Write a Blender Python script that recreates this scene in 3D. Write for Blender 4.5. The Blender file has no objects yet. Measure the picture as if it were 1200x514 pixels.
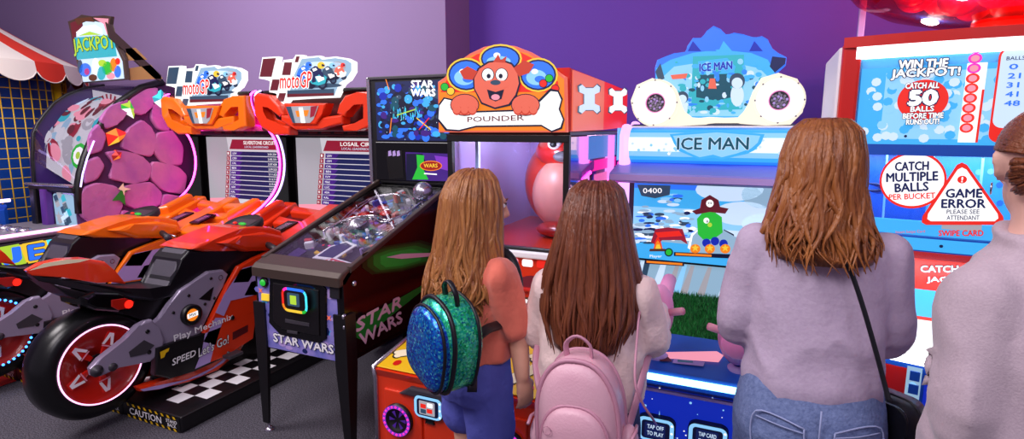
import bpy, bmesh, math, random
from mathutils import Vector as V, Matrix, noise
random.seed(7)
scn = bpy.context.scene
col = scn.collection
R = math.radians
# ---------------------------------------------------------------- camera, world, lights, exposure
FPX, EYE, YAW, PIT = 662.0, V((0, 0, 1.6)), R(24.1), R(9.2)
cd = bpy.data.cameras.new('camera'); cam = bpy.data.objects.new('camera', cd); col.objects.link(cam)
cam.location = EYE; cam.rotation_euler = (R(90) - PIT, 0, YAW)
cd.sensor_width = 36; cd.lens = 36 * FPX / 1200; cd.clip_start = .05
scn.camera = cam
scn.view_settings.view_transform = 'Standard'; scn.view_settings.look = 'None'
scn.view_settings.gamma = 1; scn.view_settings.exposure = 0.0; scn.view_settings.use_curve_mapping = False
w = bpy.data.worlds.new('hall_air'); scn.world = w; w.use_nodes = True
w.node_tree.nodes['Background'].inputs[0].default_value = (.50, .42, .58, 1)
w.node_tree.nodes['Background'].inputs[1].default_value = .42
def area(name, loc, size, power, color, target, sy=None):
    l = bpy.data.lights.new(name, 'AREA'); l.shape = 'RECTANGLE'; l.size = size; l.size_y = sy or size
    l.energy = power; l.color = color
    o = bpy.data.objects.new(name, l); col.objects.link(o); o.location = loc
    o.rotation_euler = (V(target) - V(loc)).to_track_quat('-Z', 'Y').to_euler()
    return o
area('overhead_light', (-4.2, .6, 3.7), 1.6, 120, (1, .93, .95), (-4.0, 2.9, .9))
area('overhead_light', (-1.6, -.6, 3.8), 1.6, 85, (1, .93, .96), (-1.5, 2.4, .8))
area('overhead_light', (-3.6, 2.6, 3.75), 1.2, 22, (1, .95, .97), (-3.9, 3.9, 2.4))  # added wall washer, out of view, to brighten the left part of the wall
area('overhead_light', (.9, -.8, 3.6), 1.4, 40, (.95, .88, 1), (.4, 1.8, 1.0))

# ---------------------------------------------------------------- geometry helpers
FWD = V((-math.sin(YAW) * math.cos(PIT), math.cos(YAW) * math.cos(PIT), -math.sin(PIT)))
RGT = V((math.cos(YAW), math.sin(YAW), 0)); UPV = RGT.cross(FWD)
def ray(x, y): return FWD * FPX + RGT * (x - 600) - UPV * (y - 257)
def at_depth(x, y, d): return EYE + ray(x, y) * (d / FPX)
class Pl:                                     # a flat surface: origin, two directions, outward normal
    def __init__(s, o, u, v):
        s.o, s.u, s.v = V(o), V(u).normalized(), V(v).normalized(); s.n = s.u.cross(s.v).normalized()
    def at(s, a, b, off=0): return s.o + s.u * a + s.v * b + s.n * off
    def inv(s, x, y):
        d = ray(x, y); t = (s.o - EYE).dot(s.n) / d.dot(s.n); p = EYE + d * t - s.o
        return (p.dot(s.u), p.dot(s.v))
    def px(s, pts): return [s.inv(*p) for p in pts]
def PY(Y): return Pl((0, Y, 0), (1, 0, 0), (0, 0, 1))      # faces the hall
def PX(X): return Pl((X, 0, 0), (0, 1, 0), (0, 0, 1))      # faces right
def PZ(Z): return Pl((0, 0, Z), (1, 0, 0), (0, 1, 0))      # faces up
class Cyl:                                    # a gently bowed upright front: a = arc length from its middle, b = height
    def __init__(s, cx, yf, rad): s.cx, s.yf, s.r = cx, yf, rad
    def at(s, a, b, off=0):
        t = a / s.r; r = s.r + off
        return V((s.cx + r * math.sin(t), s.yf + s.r - r * math.cos(t), b))
    def inv(s, x, y):
        d = ray(x, y); o = EYE - V((s.cx, s.yf + s.r, 0))
        A = d.x**2 + d.y**2; B = o.x * d.x + o.y * d.y; Cc = o.x**2 + o.y**2 - s.r**2
        t = (-B - math.sqrt(max(0, B * B - A * Cc))) / A; p = o + d * t
        return (math.atan2(p.x, -p.y) * s.r, p.z)
    def px(s, pts): return [s.inv(*p) for p in pts]
LOC = {}
_gl = {}
def glyphs(txt, off, shear):
    k = (txt, shear)
    if k not in _gl:
        c = bpy.data.curves.new('lettering', 'FONT'); c.body = txt; c.resolution_u = 2; c.shear = shear
        c.space_line = .85; c.align_x = 'CENTER' if '\n' in txt else 'LEFT'
        o = bpy.data.objects.new('lettering', c); col.objects.link(o)
        dg = bpy.context.evaluated_depsgraph_get(); dg.update()
        me = bpy.data.meshes.new_from_object(o.evaluated_get(dg))
        vs = [(p.co.x, p.co.y) for p in me.vertices]; fs = [tuple(p.vertices) for p in me.polygons]
        bpy.data.objects.remove(o); bpy.data.curves.remove(c); bpy.data.meshes.remove(me)
        _gl[k] = (vs, fs)
    return _gl[k]
class MB:
    def __init__(s): s.v, s.f, s.m, s.sm, s.ms = [], [], [], [], []
    def mi(s, mat):
        if mat not in s.ms: s.ms.append(mat)
        return s.ms.index(mat)
    def add(s, vs, fs, mat, smooth=False):
        b = len(s.v); i = s.mi(mat); s.v += [V(p) for p in vs]
        for f in fs: s.f.append([b + q for q in f]); s.m.append(i); s.sm.append(smooth)
        return s
    def bm(s, bm, mat, M=None, smooth=False):
        bm.verts.ensure_lookup_table(); bm.verts.index_update()
        s.add([(M @ q.co if M else q.co.copy()) for q in bm.verts], [[q.index for q in f.verts] for f in bm.faces], mat, smooth); bm.free(); return s
    def box(s, a, b, mat, bev=.006, seg=2, M=None):
        bm = bmesh.new(); bmesh.ops.create_cube(bm, size=1); c = (V(a) + V(b)) / 2; d = V(b) - V(a)
        for q in bm.verts: q.co = V((c.x + q.co.x * d.x, c.y + q.co.y * d.y, c.z + q.co.z * d.z))
        bv = min(bev, .45 * min(abs(d.x), abs(d.y), abs(d.z)))
        if bv > 0: bmesh.ops.bevel(bm, geom=bm.edges[:], offset=bv, segments=seg, affect='EDGES', profile=.5)
        return s.bm(bm, mat, M)
    def poly(s, sf, pts, mat, off=.002, px=False):
        if px: pts = sf.px(pts)
        return s.add([sf.at(a, b, off) for a, b in pts], [list(range(len(pts)))], mat)
    def prism(s, sf, pts, mat, d, off=0, px=False, bev=0, seg=2, back=True):
        if px: pts = sf.px(pts)
        bm = bmesh.new(); n = len(pts)
        if sum(pts[i][0] * pts[(i + 1) % n][1] - pts[(i + 1) % n][0] * pts[i][1] for i in range(n)) < 0: pts = pts[::-1]
        A = [bm.verts.new(sf.at(a, b, off)) for a, b in pts]; B = [bm.verts.new(sf.at(a, b, off + d)) for a, b in pts]
        f0 = bm.faces.new(A[::-1]); f1 = bm.faces.new(B)
        for i in range(n): bm.faces.new((A[i], A[(i + 1) % n], B[(i + 1) % n], B[i]))
        if bev > 0:
            es = list(f1.edges) + (list(f0.edges) if back else [])
            bmesh.ops.bevel(bm, geom=es, offset=bev, segments=seg, affect='EDGES', profile=.5, clamp_overlap=True)
        return s.bm(bm, mat)
    def stroke(s, sf, pts, wd, mat, off=.003, px=False, closed=False, d=0):
        if px: pts = sf.px(pts)
        P = [V((a, b)) for a, b in pts]; n = len(P); L = []; Rr = []
        for i in range(n):
            p = P[i - 1] if (i or closed) else P[i]; q = P[(i + 1) % n] if (i < n - 1 or closed) else P[i]
            t = (q - p); t = t.normalized() if t.length else V((1, 0)); nn = V((-t.y, t.x)) * wd / 2
            L.append(P[i] + nn); Rr.append(P[i] - nn)
        vs = [sf.at(q.x, q.y, off) for q in L + Rr]
        fs = [[i, n + i, n + (i + 1) % n, (i + 1) % n] for i in range(n if closed else n - 1)]
        return s.add(vs, fs, mat)
    def disc(s, sf, a, b, ra, rb, mat, off=.002, n=28, a0=0, a1=360):
        pts = [(a + ra * math.cos(R(a0 + (a1 - a0) * i / n)), b + rb * math.sin(R(a0 + (a1 - a0) * i / n))) for i in range(n + (a1 - a0 != 360))]
        return s.poly(sf, pts, mat, off)
    def blob(s, sf, x, y, rx, ry, mat, off=.002, n=20):       # an ellipse traced in photograph pixels onto a surface
        return s.poly(sf, [(x + rx * math.cos(6.2832 * i / n), y - ry * math.sin(6.2832 * i / n)) for i in range(n)], mat, off, True)
    def ring(s, sf, a, b, r0, r1, mat, off=.002, n=32, d=0):
        vs = []; fs = []
        for i in range(n):
            t = 2 * math.pi * i / n
            for r in (r0, r1): vs.append(sf.at(a + r * math.cos(t), b + r * math.sin(t), off))
        for i in range(n): j = (i + 1) % n; fs.append([2 * i, 2 * i + 1, 2 * j + 1, 2 * j])
        return s.add(vs, fs, mat)
    def lathe(s, sf, prof, mat, n=28, c=(0, 0), smooth=True, mats=None):
        vs = []
        for r, o in prof:
            for i in range(n): t = 2 * math.pi * i / n; vs.append(sf.at(c[0] + r * math.cos(t), c[1] + r * math.sin(t), o))
        for k in range(len(prof) - 1):
            fs = [[k * n + i, k * n + (i + 1) % n, (k + 1) * n + (i + 1) % n, (k + 1) * n + i] for i in range(n)]
            if k == 0: base = len(s.v); s.v += [V(p) for p in vs]
            i0 = s.mi(mats[k] if mats else mat)
            for f in fs: s.f.append([base + q for q in f]); s.m.append(i0); s.sm.append(smooth)
        return s
    def tube(s, pts, r, mat, n=8, closed=False, flat=1.0, cap=True):
        P = [V(p) for p in pts]; m = len(P); rr = r if isinstance(r, (list, tuple)) else [r] * m; vs = []; up = None
        for i in range(m):
            t = ((P[(i + 1) % m] if (i < m - 1 or closed) else P[i]) - (P[i - 1] if (i or closed) else P[i])).normalized()
            if up is None: up = t.orthogonal().normalized()
            up = (up - t * up.dot(t)); up = up.normalized() if up.length > 1e-6 else t.orthogonal().normalized(); sd = t.cross(up)
            for k in range(n): a = 2 * math.pi * k / n; vs.append(P[i] + up * (rr[i] * math.cos(a)) + sd * (rr[i] * flat * math.sin(a)))
        fs = [[i * n + k, i * n + (k + 1) % n, ((i + 1) % m) * n + (k + 1) % n, ((i + 1) % m) * n + k] for i in range(m if closed else m - 1) for k in range(n)]
        if cap and not closed: fs += [list(range(n))[::-1], [(m - 1) * n + k for k in range(n)]]
        return s.add(vs, fs, mat, True)
    def ell(s, c, r, mat, M=None, n=16):
        bm = bmesh.new(); bmesh.ops.create_uvsphere(bm, u_segments=n + 4, v_segments=n, radius=1)
        r = (r, r, r) if not isinstance(r, (list, tuple)) else r
        T = Matrix.Translation(c) @ (M.to_4x4() if M else Matrix()) @ Matrix.Diagonal((*r, 1))
        return s.bm(bm, mat, T, True)
    def loft(s, rings, mat, smooth=True, caps=True, closed=True):
        n = len(rings[0]); vs = [p for r in rings for p in r]
        fs = [[i * n + k, i * n + (k + 1) % n, (i + 1) * n + (k + 1) % n, (i + 1) * n + k] for i in range(len(rings) - 1) for k in range(n if closed else n - 1)]
        s.add(vs, fs, mat, smooth)
        if caps and closed: s.add(rings[0], [list(range(n))[::-1]], mat); s.add(rings[-1], [list(range(n))], mat)
        return s
    def text(s, sf, txt, a, b, wd, h, mat, off=.003, bold=.0, shear=0, rot=0, out=None, oa=.05):
        bs = glyphs(txt, 0, shear)[0]; x0 = min(q[0] for q in bs); x1 = max(q[0] for q in bs); y0 = min(q[1] for q in bs); y1 = max(q[1] for q in bs)
        ca, sa = math.cos(R(rot)), math.sin(R(rot))
        def put(o_, mt, of, nd):
            vs, fs = glyphs(txt, 0, shear); o_ *= h / (y1 - y0)
            for k in range(nd if o_ else 1):              # heavier strokes: the letters stamped again a little to each side
                dx_, dy_ = (o_ * math.cos(6.2832 * k / nd), o_ * math.sin(6.2832 * k / nd)) if o_ else (0, 0); W = []
                for x, y in vs: p = (x - x0) / (x1 - x0) * wd + dx_; q = (y - y0) / (y1 - y0) * h + dy_; W.append(sf.at(a + p * ca - q * sa, b + p * sa + q * ca, of + k * .00012))
                s.add(W, fs, mt)
        if out: put(bold + oa, out, off, 8); off += .002
        put(bold, mat, off, 4); return s
    def tpx(s, sf, txt, x0, y0, x1, y1, hp, mat, **k):        # text whose baseline runs between two photograph pixels; hp = letter height in pixels
        p, q, r = V(sf.inv(x0, y0)), V(sf.inv(x1, y1)), V(sf.inv(x0, y0 - hp)); d = q - p
        return s.text(sf, txt, p.x, p.y, d.length, abs(r.y - p.y), mat, rot=math.degrees(math.atan2(d.y, d.x)), **k)
    def mesh(s, name):
        me = bpy.data.meshes.new(name); me.from_pydata(s.v, [], s.f)
        for mt in s.ms: me.materials.append(MT(mt))
        me.polygons.foreach_set('material_index', s.m); me.polygons.foreach_set('use_smooth', s.sm); me.update(); return me
    def build(s, name, parent=None, orig=None):
        if parent is not None: base = LOC[parent.name]
        else:
            xs = [p.x for p in s.v]; ys = [p.y for p in s.v]; base = V(orig) if orig else V(((min(xs) + max(xs)) / 2, (min(ys) + max(ys)) / 2, min(p.z for p in s.v)))
        s.v = [p - base for p in s.v]
        o = bpy.data.objects.new(name, s.mesh(name)); col.objects.link(o); LOC[o.name] = base
        if parent is not None: o.parent = parent
        else: o.location = base
        return o
def tag(o, label, cat, group=None, kind=None):
    o['label'] = label; o['category'] = cat
    if group: o['group'] = group
    if kind: o['kind'] = kind
    return o
def thing(name, label, cat, loc, group=None):
    o = bpy.data.objects.new(name, None); col.objects.link(o); o.location = loc; LOC[o.name] = V(loc); o.empty_display_size = .1
    return tag(o, label, cat, group)
def struct(o): o['kind'] = 'structure'; return o
def spline(P, k=4):                           # Catmull-Rom through points
    P = [V(p) for p in P]; out = []
    for i in range(len(P) - 1):
        a, b, c, d = P[max(i - 1, 0)], P[i], P[i + 1], P[min(i + 2, len(P) - 1)]
        for j in range(k):
            t = j / k; out.append(.5 * (2 * b + (c - a) * t + (2 * a - 5 * b + 4 * c - d) * t * t + (3 * b - a - 3 * c + d) * t**3))
    return out + [P[-1]]
def rrect(x0, y0, x1, y1, r, n=5):
    o = []
    for cx, cy, s in ((x1 - r, y1 - r, 0), (x0 + r, y1 - r, 90), (x0 + r, y0 + r, 180), (x1 - r, y0 + r, 270)):
        o += [(cx + r * math.cos(R(s + 90 * i / n)), cy + r * math.sin(R(s + 90 * i / n))) for i in range(n + 1)]
    return o
# ---------------------------------------------------------------- materials
def lin(h):
    c = [int(h[i:i + 2], 16) / 255 for i in (0, 2, 4)]
    return [x / 12.92 if x <= .04045 else ((x + .055) / 1.055)**2.4 for x in c] + [1]
SPEC = {}; _mats = {}
def D(name, hexc, rough=.5, metal=0, em=0, bump=None, mix=None, coat=0, glass=0, vor=None, alpha=None, ehex=None, mask=None, sheen=0):
    SPEC[name] = dict(hexc=hexc, rough=rough, metal=metal, em=em, bump=bump, mix=mix, coat=coat, glass=glass, vor=vor, alpha=alpha, ehex=ehex, mask=mask, sheen=sheen)
def MT(name):
    if name in _mats: return _mats[name]
    q = SPEC[name]; m = bpy.data.materials.new(name); _mats[name] = m; m.use_nodes = True; nt = m.node_tree; N = nt.nodes; L = nt.links
    b = N['Principled BSDF']; b.inputs['Base Color'].default_value = [x * (.22 if q['em'] else 1) for x in lin(q['hexc'])[:3]] + [1]; b.inputs['Roughness'].default_value = q['rough']; b.inputs['Metallic'].default_value = q['metal']
    b.inputs['Coat Weight'].default_value = q['coat']; b.inputs['Sheen Weight'].default_value = q['sheen']
    if q['em']: b.inputs['Emission Color'].default_value = lin(q['ehex'] or q['hexc']); b.inputs['Emission Strength'].default_value = q['em']
    tc = N.new('ShaderNodeTexCoord')
    def tex(kind, sc):
        t = N.new(kind)
        mp = N.new('ShaderNodeMapping'); L.new(tc.outputs['Object'], mp.inputs[0]); L.new(mp.outputs[0], t.inputs['Vector'])
        mp.inputs['Scale'].default_value = sc if isinstance(sc, tuple) else (sc, sc, sc); t.inputs['Scale'].default_value = 1
        return t
    if q['mix']:                              # (second colour, noise scale, contrast)
        h2, sc, ct = q['mix']; t = tex('ShaderNodeTexNoise', sc); t.inputs['Detail'].default_value = 4
        r = N.new('ShaderNodeValToRGB'); r.color_ramp.elements[0].position = .5 - ct; r.color_ramp.elements[1].position = .5 + ct
        r.color_ramp.elements[0].color = lin(q['hexc']); r.color_ramp.elements[1].color = lin(h2)
        L.new(t.outputs[0], r.inputs[0]); L.new(r.outputs[0], b.inputs['Base Color'])
        if q['em'] and not q['ehex']: L.new(r.outputs[0], b.inputs['Emission Color'])
    if q['vor']:                              # small discs or cells that vary from one to the next: (colours, scale)
        cs, sc = q['vor']; t = tex('ShaderNodeTexVoronoi', sc); r = N.new('ShaderNodeValToRGB'); sp = N.new('ShaderNodeSeparateColor')
        L.new(t.outputs['Color'], sp.inputs[0]); L.new(sp.outputs[0], r.inputs[0])
        while len(r.color_ramp.elements) < len(cs): r.color_ramp.elements.new(.5)
        for i, c in enumerate(cs): e = r.color_ramp.elements[i]; e.position = i / (len(cs) - 1); e.color = lin(c)
        L.new(r.outputs[0], b.inputs['Base Color'])
        ng = N.new('ShaderNodeBump'); ng.inputs['Strength'].default_value = .9; ng.inputs['Distance'].default_value = .01; L.new(sp.outputs[1], ng.inputs['Height']); L.new(ng.outputs[0], b.inputs['Normal'])
    if q['bump']:
        sc, st = q['bump'][:2]; t = tex('ShaderNodeTexNoise', sc); t.inputs['Detail'].default_value = 3
        g = N.new('ShaderNodeBump'); g.inputs['Strength'].default_value = st; g.inputs['Distance'].default_value = q['bump'][2] if len(q['bump']) > 2 else .01
        L.new(t.outputs[0], g.inputs['Height']); L.new(g.outputs[0], b.inputs['Normal'])
    if q['glass']:                            # thin clear or tinted sheet that reflects more at a grazing angle
        tr = N.new('ShaderNodeBsdfTransparent'); tr.inputs[0].default_value = lin(q['hexc']); gl = N.new('ShaderNodeBsdfGlossy'); gl.inputs['Roughness'].default_value = q['rough']
        lw = N.new('ShaderNodeLayerWeight'); pw = N.new('ShaderNodeMath'); pw.operation = 'POWER'; pw.inputs[1].default_value = 4; ma = N.new('ShaderNodeMath'); ma.operation = 'MULTIPLY_ADD'; ma.inputs[1].default_value = .55; ma.inputs[2].default_value = (q['glass'] - 1) * .12; mx = N.new('ShaderNodeMixShader')
        L.new(lw.outputs['Facing'], pw.inputs[0]); L.new(pw.outputs[0], ma.inputs[0]); L.new(ma.outputs[0], mx.inputs[0]); L.new(tr.outputs[0], mx.inputs[1]); L.new(gl.outputs[0], mx.inputs[2]); L.new(mx.outputs[0], N['Material Output'].inputs[0])
    if q['alpha'] is not None: b.inputs['Alpha'].default_value = q['alpha']
    return m
for r in '''black 0c0a0e .4|black_gloss 08070a .12|rubber 0b0b0d .28|charcoal 1d1a20 .5|grey 77727c .45|grey_dark 3a363e .45|silver b9b4c2 .25 .9|chrome d8d4dc .12 1
gunmetal 9c90aa .35 .2|white f1eef2 .45|cream f3e6c0 .5|red d01a10 .3|red_deep b01a0e .3|orange f0700a .3|orange_red e2360f .3|yellow e8b912 .4|yellow_card d9b62a .6|blue 1450b8 .4|navy 12205a .4
sky 4aa6e8 .4|green 1f8a2a .4|magenta d3128f .35|purple 5a2a86 .45|violet 3a1d66 .45|lavender b49ad8 .4|tan b08a50 .5|brown 5a3a22 .5|pink e89ab0 .45|pink_gloss f08cc0 .3|teal 2aa0a0 .4|maroon 5a1016 .4
bronze 4a3c36 .35 .3|seat_black 121016 .33|carpet_red c01408 .8'''.replace('\n', '|').split('|'):
    t = r.split(); D(t[0], t[1], float(t[2]), float(t[3]) if len(t) > 3 else 0)
for n_ in ('red', 'orange', 'orange_red', 'magenta', 'red_deep'): SPEC[n_]['coat'] = .5
# things that give off light: name, colour, strength
for r in '''lit_white ffffff 1.1|lit_warm fff3dc 1.0|lit_blue 2f78ff 1.0|lit_sky 8fd0ff 1.0|lit_pale cfe6ff 1.0|lit_cyan 49e0ff 1.2|lit_red f0281c .95|lit_deepred a81414 .8|lit_magenta ff2bb0 1.3|lit_pink ff8fd0 1.0
lit_green 27c23a .9|lit_lime b8e040 .9|lit_yellow ffd23c .9|lit_orange ff8a1e .9|lit_navy 12205a .8|lit_ink 0e1440 .5|lit_grey b9b6c0 .75|lit_silver dcd9e2 .85|lit_purple 8a3ad0 .8|lit_violet 4a2090 .7
lit_tealdark 0c5a72 .7|lit_teal 2fb6c8 .9|lit_black 07070c .1|lit_brown 6a3a24 .6|lit_maroon 7a2030 .6|lit_coral f4705a .85|lit_coraldark d8432e .8|lit_rose ff9fb4 .9|lit_fog 9fc4e0 .8|lit_slate 3d5a78 .6|lit_wine a8203a .75
tube_white f4f8ff 4.5|tube_magenta ff3cc0 11|tube_pinkwhite ffb0e8 2.2|tube_blue 3c8cff 4.5|tube_cyan 8fe6ff 4|tube_lilac c9b4ff 3|tail_red ff1e12 2.2|lit_ice 3fb0f4 1.0|lit_post e8a8ff 1.7|lit_drum 2a84ff 1.05|lit_glow eaf7ff 1.2|lit_deepblue 1330c8 .7'''.replace('\n', '|').split('|'):
    t = r.split(); D(t[0], t[1], .4, em=float(t[2]) * (.93 if t[0][:4] == 'lit_' else 1))
D('wall_paint_lit', '8a729f', .75, bump=(60, .08)); D('wall_paint_dim', '5c34a4', .75, bump=(60, .08))  # one purple paint in two tones; brighter and dimmer light put into the colour
D('carpet', '2e2b33', .95, mix=('66626e', 150, .1), bump=(300, .9, .006))
D('glass', 'f4f4f8', .03, glass=1.35); D('acrylic', 'dfeefc', .04, glass=1.4); D('acrylic_red', 'f0c8c8', .05, glass=1.35); D('smoky', 'b8b0c0', .03, glass=1.45); D('dome_red', 'ff5a50', .05, glass=1.45)
D('dome_glass', 'e6e2ea', .04, glass=1.7)
D('rock', 'a056a4', .5, mix=('c878a8', 5, .25), bump=(22, .4)); D('rock_gap', '4a1f52', .7)
D('canvas_white', 'efe6dc', .75); D('canvas_red', 'e2331c', .7)
D('turf', '0d5a22', .7); D('turf_tip', '1f8f3a', .6); D('mirror_side', 'dca0c8', .05, .95)
D('skin', 'e0a58c', .5, bump=(90, .06)); D('skin_pale', 'e6b4a4', .5, bump=(90, .06)); D('lips', 'b86058', .5); D('eye', '241812', .2)
D('hair_ginger', '7e4526', .38, mix=('b87a44', (60, 60, 5), .25), bump=((220, 220, 9), .5)); D('hair_brown', '5a2c1e', .36, mix=('84482c', (60, 60, 5), .25), bump=((220, 220, 9), .5))
D('hair_auburn', '7a4022', .36, mix=('b06c36', (50, 50, 5), .25), bump=((220, 220, 9), .5)); D('hair_chestnut', '6e3a20', .38, mix=('925434', (30, 30, 30), .25), bump=((120, 120, 120), .4))
D('shirt_coral', 'e0705c', .85, bump=(45, .25), sheen=.3); D('hoodie', 'ecd0cc', .9, bump=(70, .3), sheen=.3); D('shirt_mauve', 'b8a4bd', .9, bump=(60, .2), mix=('c0aec4', 120, .2)); D('sweater', 'bda8b4', .95, bump=(260, .25, .004), mix=('c8b4be', 200, .2), sheen=.3)
D('shorts_blue', '565cb8', .85, bump=(50, .3)); D('denim', '5a6a96', .85, mix=('7484b0', 90, .2), bump=(150, .3)); D('denim_dark', '2c3460', .85, bump=(150, .3)); D('stitch', '9aa4cc', .8)
D('sequin', '1060a0', .22, .55, vor=(['0a2fb0', '1560e0', '1090d0', '2450c8', '1238a0', '60e0ff'], 170)); D('sequin_green', '14a060', .22, .55, vor=(['0a8a60', '20d080', '10a8a8', '60ffb0', '0a6a90'], 170))
D('leather_pink', 'd8a2b4', .38, bump=(160, .12), mix=('e2b2c0', 8, .3)); D('leather_trim', 'c48aa0', .4); D('leather_black', '101018', .4); D('sign_cream', 'f3e6c0', .4); D('salmon', 'f2a090', .35); D('hood_lilac', '8480d8', .35); D('seat_pad', '45414c', .5, bump=(120, .1)); D('foam_pink', 'f3a0cc', .5)
# ================================================================ the room
def solid(name, a, b, mat, bev=0): return struct(MB().box(a, b, mat, bev).build(name))
solid('floor', (-9.6, -3.5, -.1), (5, 4.5, 0), 'carpet')
solid('wall_back', (-9.6, 3.95, 0), (-2.31, 4.3, 3.8), 'wall_paint_lit')
solid('wall_right', (-2.31, 4.3, 0), (5, 4.42, 3.8), 'wall_paint_dim')
solid('wall_left', (-9.7, -3.5, 0), (-9.2, 4.3, 3.8), 'wall_paint_lit')
solid('trim_1', (-2.78, 3.915, 0), (-2.31, 3.95, 3.8), 'wall_paint_lit')
o = MB().box((-6.2, 1.0, .001), (-4.29, 1.815, .006), 'carpet_red', .002).build('floor_mat'); tag(o, 'red mat on the floor in front of the orange motorcycle', 'mat')

# ================================================================ striped canopy on the far left
cx, cy, RR = -7.1, 2.66, 1.2
t = thing('striped_canopy', 'round red and white striped canopy tent with scalloped edge', 'tent', (cx, cy, 0))
NP = 24; m = MB()
for i in range(NP):
    mt = 'canvas_red' if i % 2 else 'canvas_white'; S = 6
    rows = []
    for j in range(7):
        f = j / 6; sag = -.07 * math.sin(math.pi * f)
        rows.append([V((cx + RR * f * math.sin(6.2832 * (i + k / S) / NP), cy - RR * f * math.cos(6.2832 * (i + k / S) / NP), 3.02 - .84 * f + sag)) for k in range(S + 1)])
    m.loft(rows, mt, closed=False)
m.build('roof', t); m = MB()
for i in range(NP):
    mt = 'canvas_red' if i % 2 else 'canvas_white'; S = 8; rows = []
    for zt in (0, 1):
        rows.append([V((cx + (RR + .012 * zt) * math.sin(6.2832 * (i + k / S) / NP), cy - (RR + .012 * zt) * math.cos(6.2832 * (i + k / S) / NP), 2.18 - zt * (.09 + .085 * math.sin(math.pi * k / S)**.6))) for k in range(S + 1)])
    m.loft(rows, mt, closed=False)
    m.tube(rows[1], .005, 'canvas_white', 5)
m.build('valance', t)
for k in range(6):
    a = 6.2832 * (k + .15) / 6
    MB().tube([(cx + 1.03 * math.sin(a), cy - 1.03 * math.cos(a), 0), (cx + 1.03 * math.sin(a), cy - 1.03 * math.cos(a), 2.2)], .035, 'yellow', 10).build('post', t)
m = MB()                                                  # the wire fence around it
for k in range(0, 72):
    a = 6.2832 * k / 72; m.tube([(cx + 1.02 * math.sin(a), cy - 1.02 * math.cos(a), .05), (cx + 1.02 * math.sin(a), cy - 1.02 * math.cos(a), 2.12)], .0055, 'yellow', 4)
for j in range(24):
    z = .1 + j * .088; m.tube([(cx + 1.02 * math.sin(6.2832 * k / 40), cy - 1.02 * math.cos(6.2832 * k / 40), z) for k in range(40)], .0055, 'yellow', 4, closed=True)
m.build('wire_fence', t)
m = MB(); ring = lambda r, z: [V((cx + r * math.sin(6.2832 * k / 40), cy - r * math.cos(6.2832 * k / 40), z)) for k in range(40)]
m.loft([ring(.9, .02), ring(.9, 2.15)], 'blue'); m.build('padded_core', t)
# blue ride shell in front of the fence
t = thing('bubble_ride', 'blue glass-topped kiddie game beside the striped tent', 'arcade game', (-5.75, 1.75, 0))
sf = PX(-5.62)
prof = [(1.5, 1.0), (1.62, 1.18), (1.85, 1.33), (2.15, 1.42), (2.45, 1.46), (2.5, 1.0)]
MB().prism(sf, [(1.35, 0), (1.35, .98), (2.5, .98), (2.5, 0)], 'blue', -.26, bev=.04).build('base', t)
m = MB(); m.prism(sf, prof, 'glass', -.26, bev=.05); m.build('glass_hood', t)
m = MB(); m.tube([sf.at(a, b, .0) for a, b in prof[:5]], .014, 'tube_lilac'); m.tube([sf.at(1.5, 1.0, .02), sf.at(1.95, 1.01, .02), sf.at(2.5, 1.02, .02)], .014, 'tube_lilac')
m.tube([V((-5.7, 2.05, .98)), V((-5.68, 2.12, 1.15)), V((-5.68, 2.25, 1.3)), V((-5.7, 2.38, 1.38))], .012, 'white'); m.build('light_trim', t)
m = MB()
for k in range(9):
    m.ell((-5.75 + random.uniform(-.06, .06), 1.75 + .07 * k, 1.03), .05, random.choice(['lit_sky', 'lit_blue', 'lit_pink']), n=8)
m.build('prize_tray', t)

# ================================================================ jackpot game with the rock side
JX, JL = -4.85, -5.43; side = PX(JX)
t = thing('jackpot_game', 'tall jackpot arcade game with purple rock side and curved glass dome', 'arcade game', (-5.14, 2.9, 0))
arch = [(2.594, .943), (2.600, 1.06), (2.607, 1.15), (2.633, 1.25), (2.678, 1.369), (2.742, 1.5), (2.855, 1.666), (2.989, 1.805), (3.176, 1.932), (3.369, 1.995)]
archL = [PX(JL).inv(*q) for q in ((46, 262), (41, 232), (38, 187), (39, 156), (44, 145), (52, 134), (63, 121), (78, 111), (100, 103), (122, 100))]
pan = [(2.6, 0)] + arch + [(3.8, 2.0), (3.8, 0)]
m = MB(); m.prism(side, pan, 'rock_gap', .04, -.04)
# stones: each a rounded outline traced on the side panel
stones = [[(97, 214), (112, 209), (120, 195), (113, 184), (98, 190)], [(100, 180), (117, 176), (122, 160), (113, 146), (104, 158)], [(116, 140), (126, 127), (146, 116), (148, 128), (138, 143), (124, 150)],
  [(150, 118), (168, 106), (182, 104), (180, 122), (164, 134), (153, 130)], [(124, 180), (134, 192), (128, 208), (152, 213), (170, 210), (174, 194), (160, 182), (140, 178)],
  [(142, 172), (148, 154), (164, 142), (176, 152), (180, 172), (174, 182), (158, 178)], [(180, 116), (192, 110), (200, 130), (196, 152), (184, 150), (176, 138)], [(182, 158), (200, 154), (212, 172), (210, 192), (190, 190), (180, 178)],
  [(178, 190), (206, 196), (216, 206), (212, 226), (190, 222), (176, 208)], [(94, 250), (97, 222), (112, 216), (134, 220), (140, 236), (134, 256), (112, 262)], [(142, 222), (152, 217), (174, 214), (186, 226), (184, 240), (160, 244), (146, 238)],
  [(190, 228), (214, 232), (216, 248), (200, 262), (186, 250)], [(142, 246), (160, 250), (180, 246), (184, 258), (160, 272), (140, 266)]]
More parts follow.
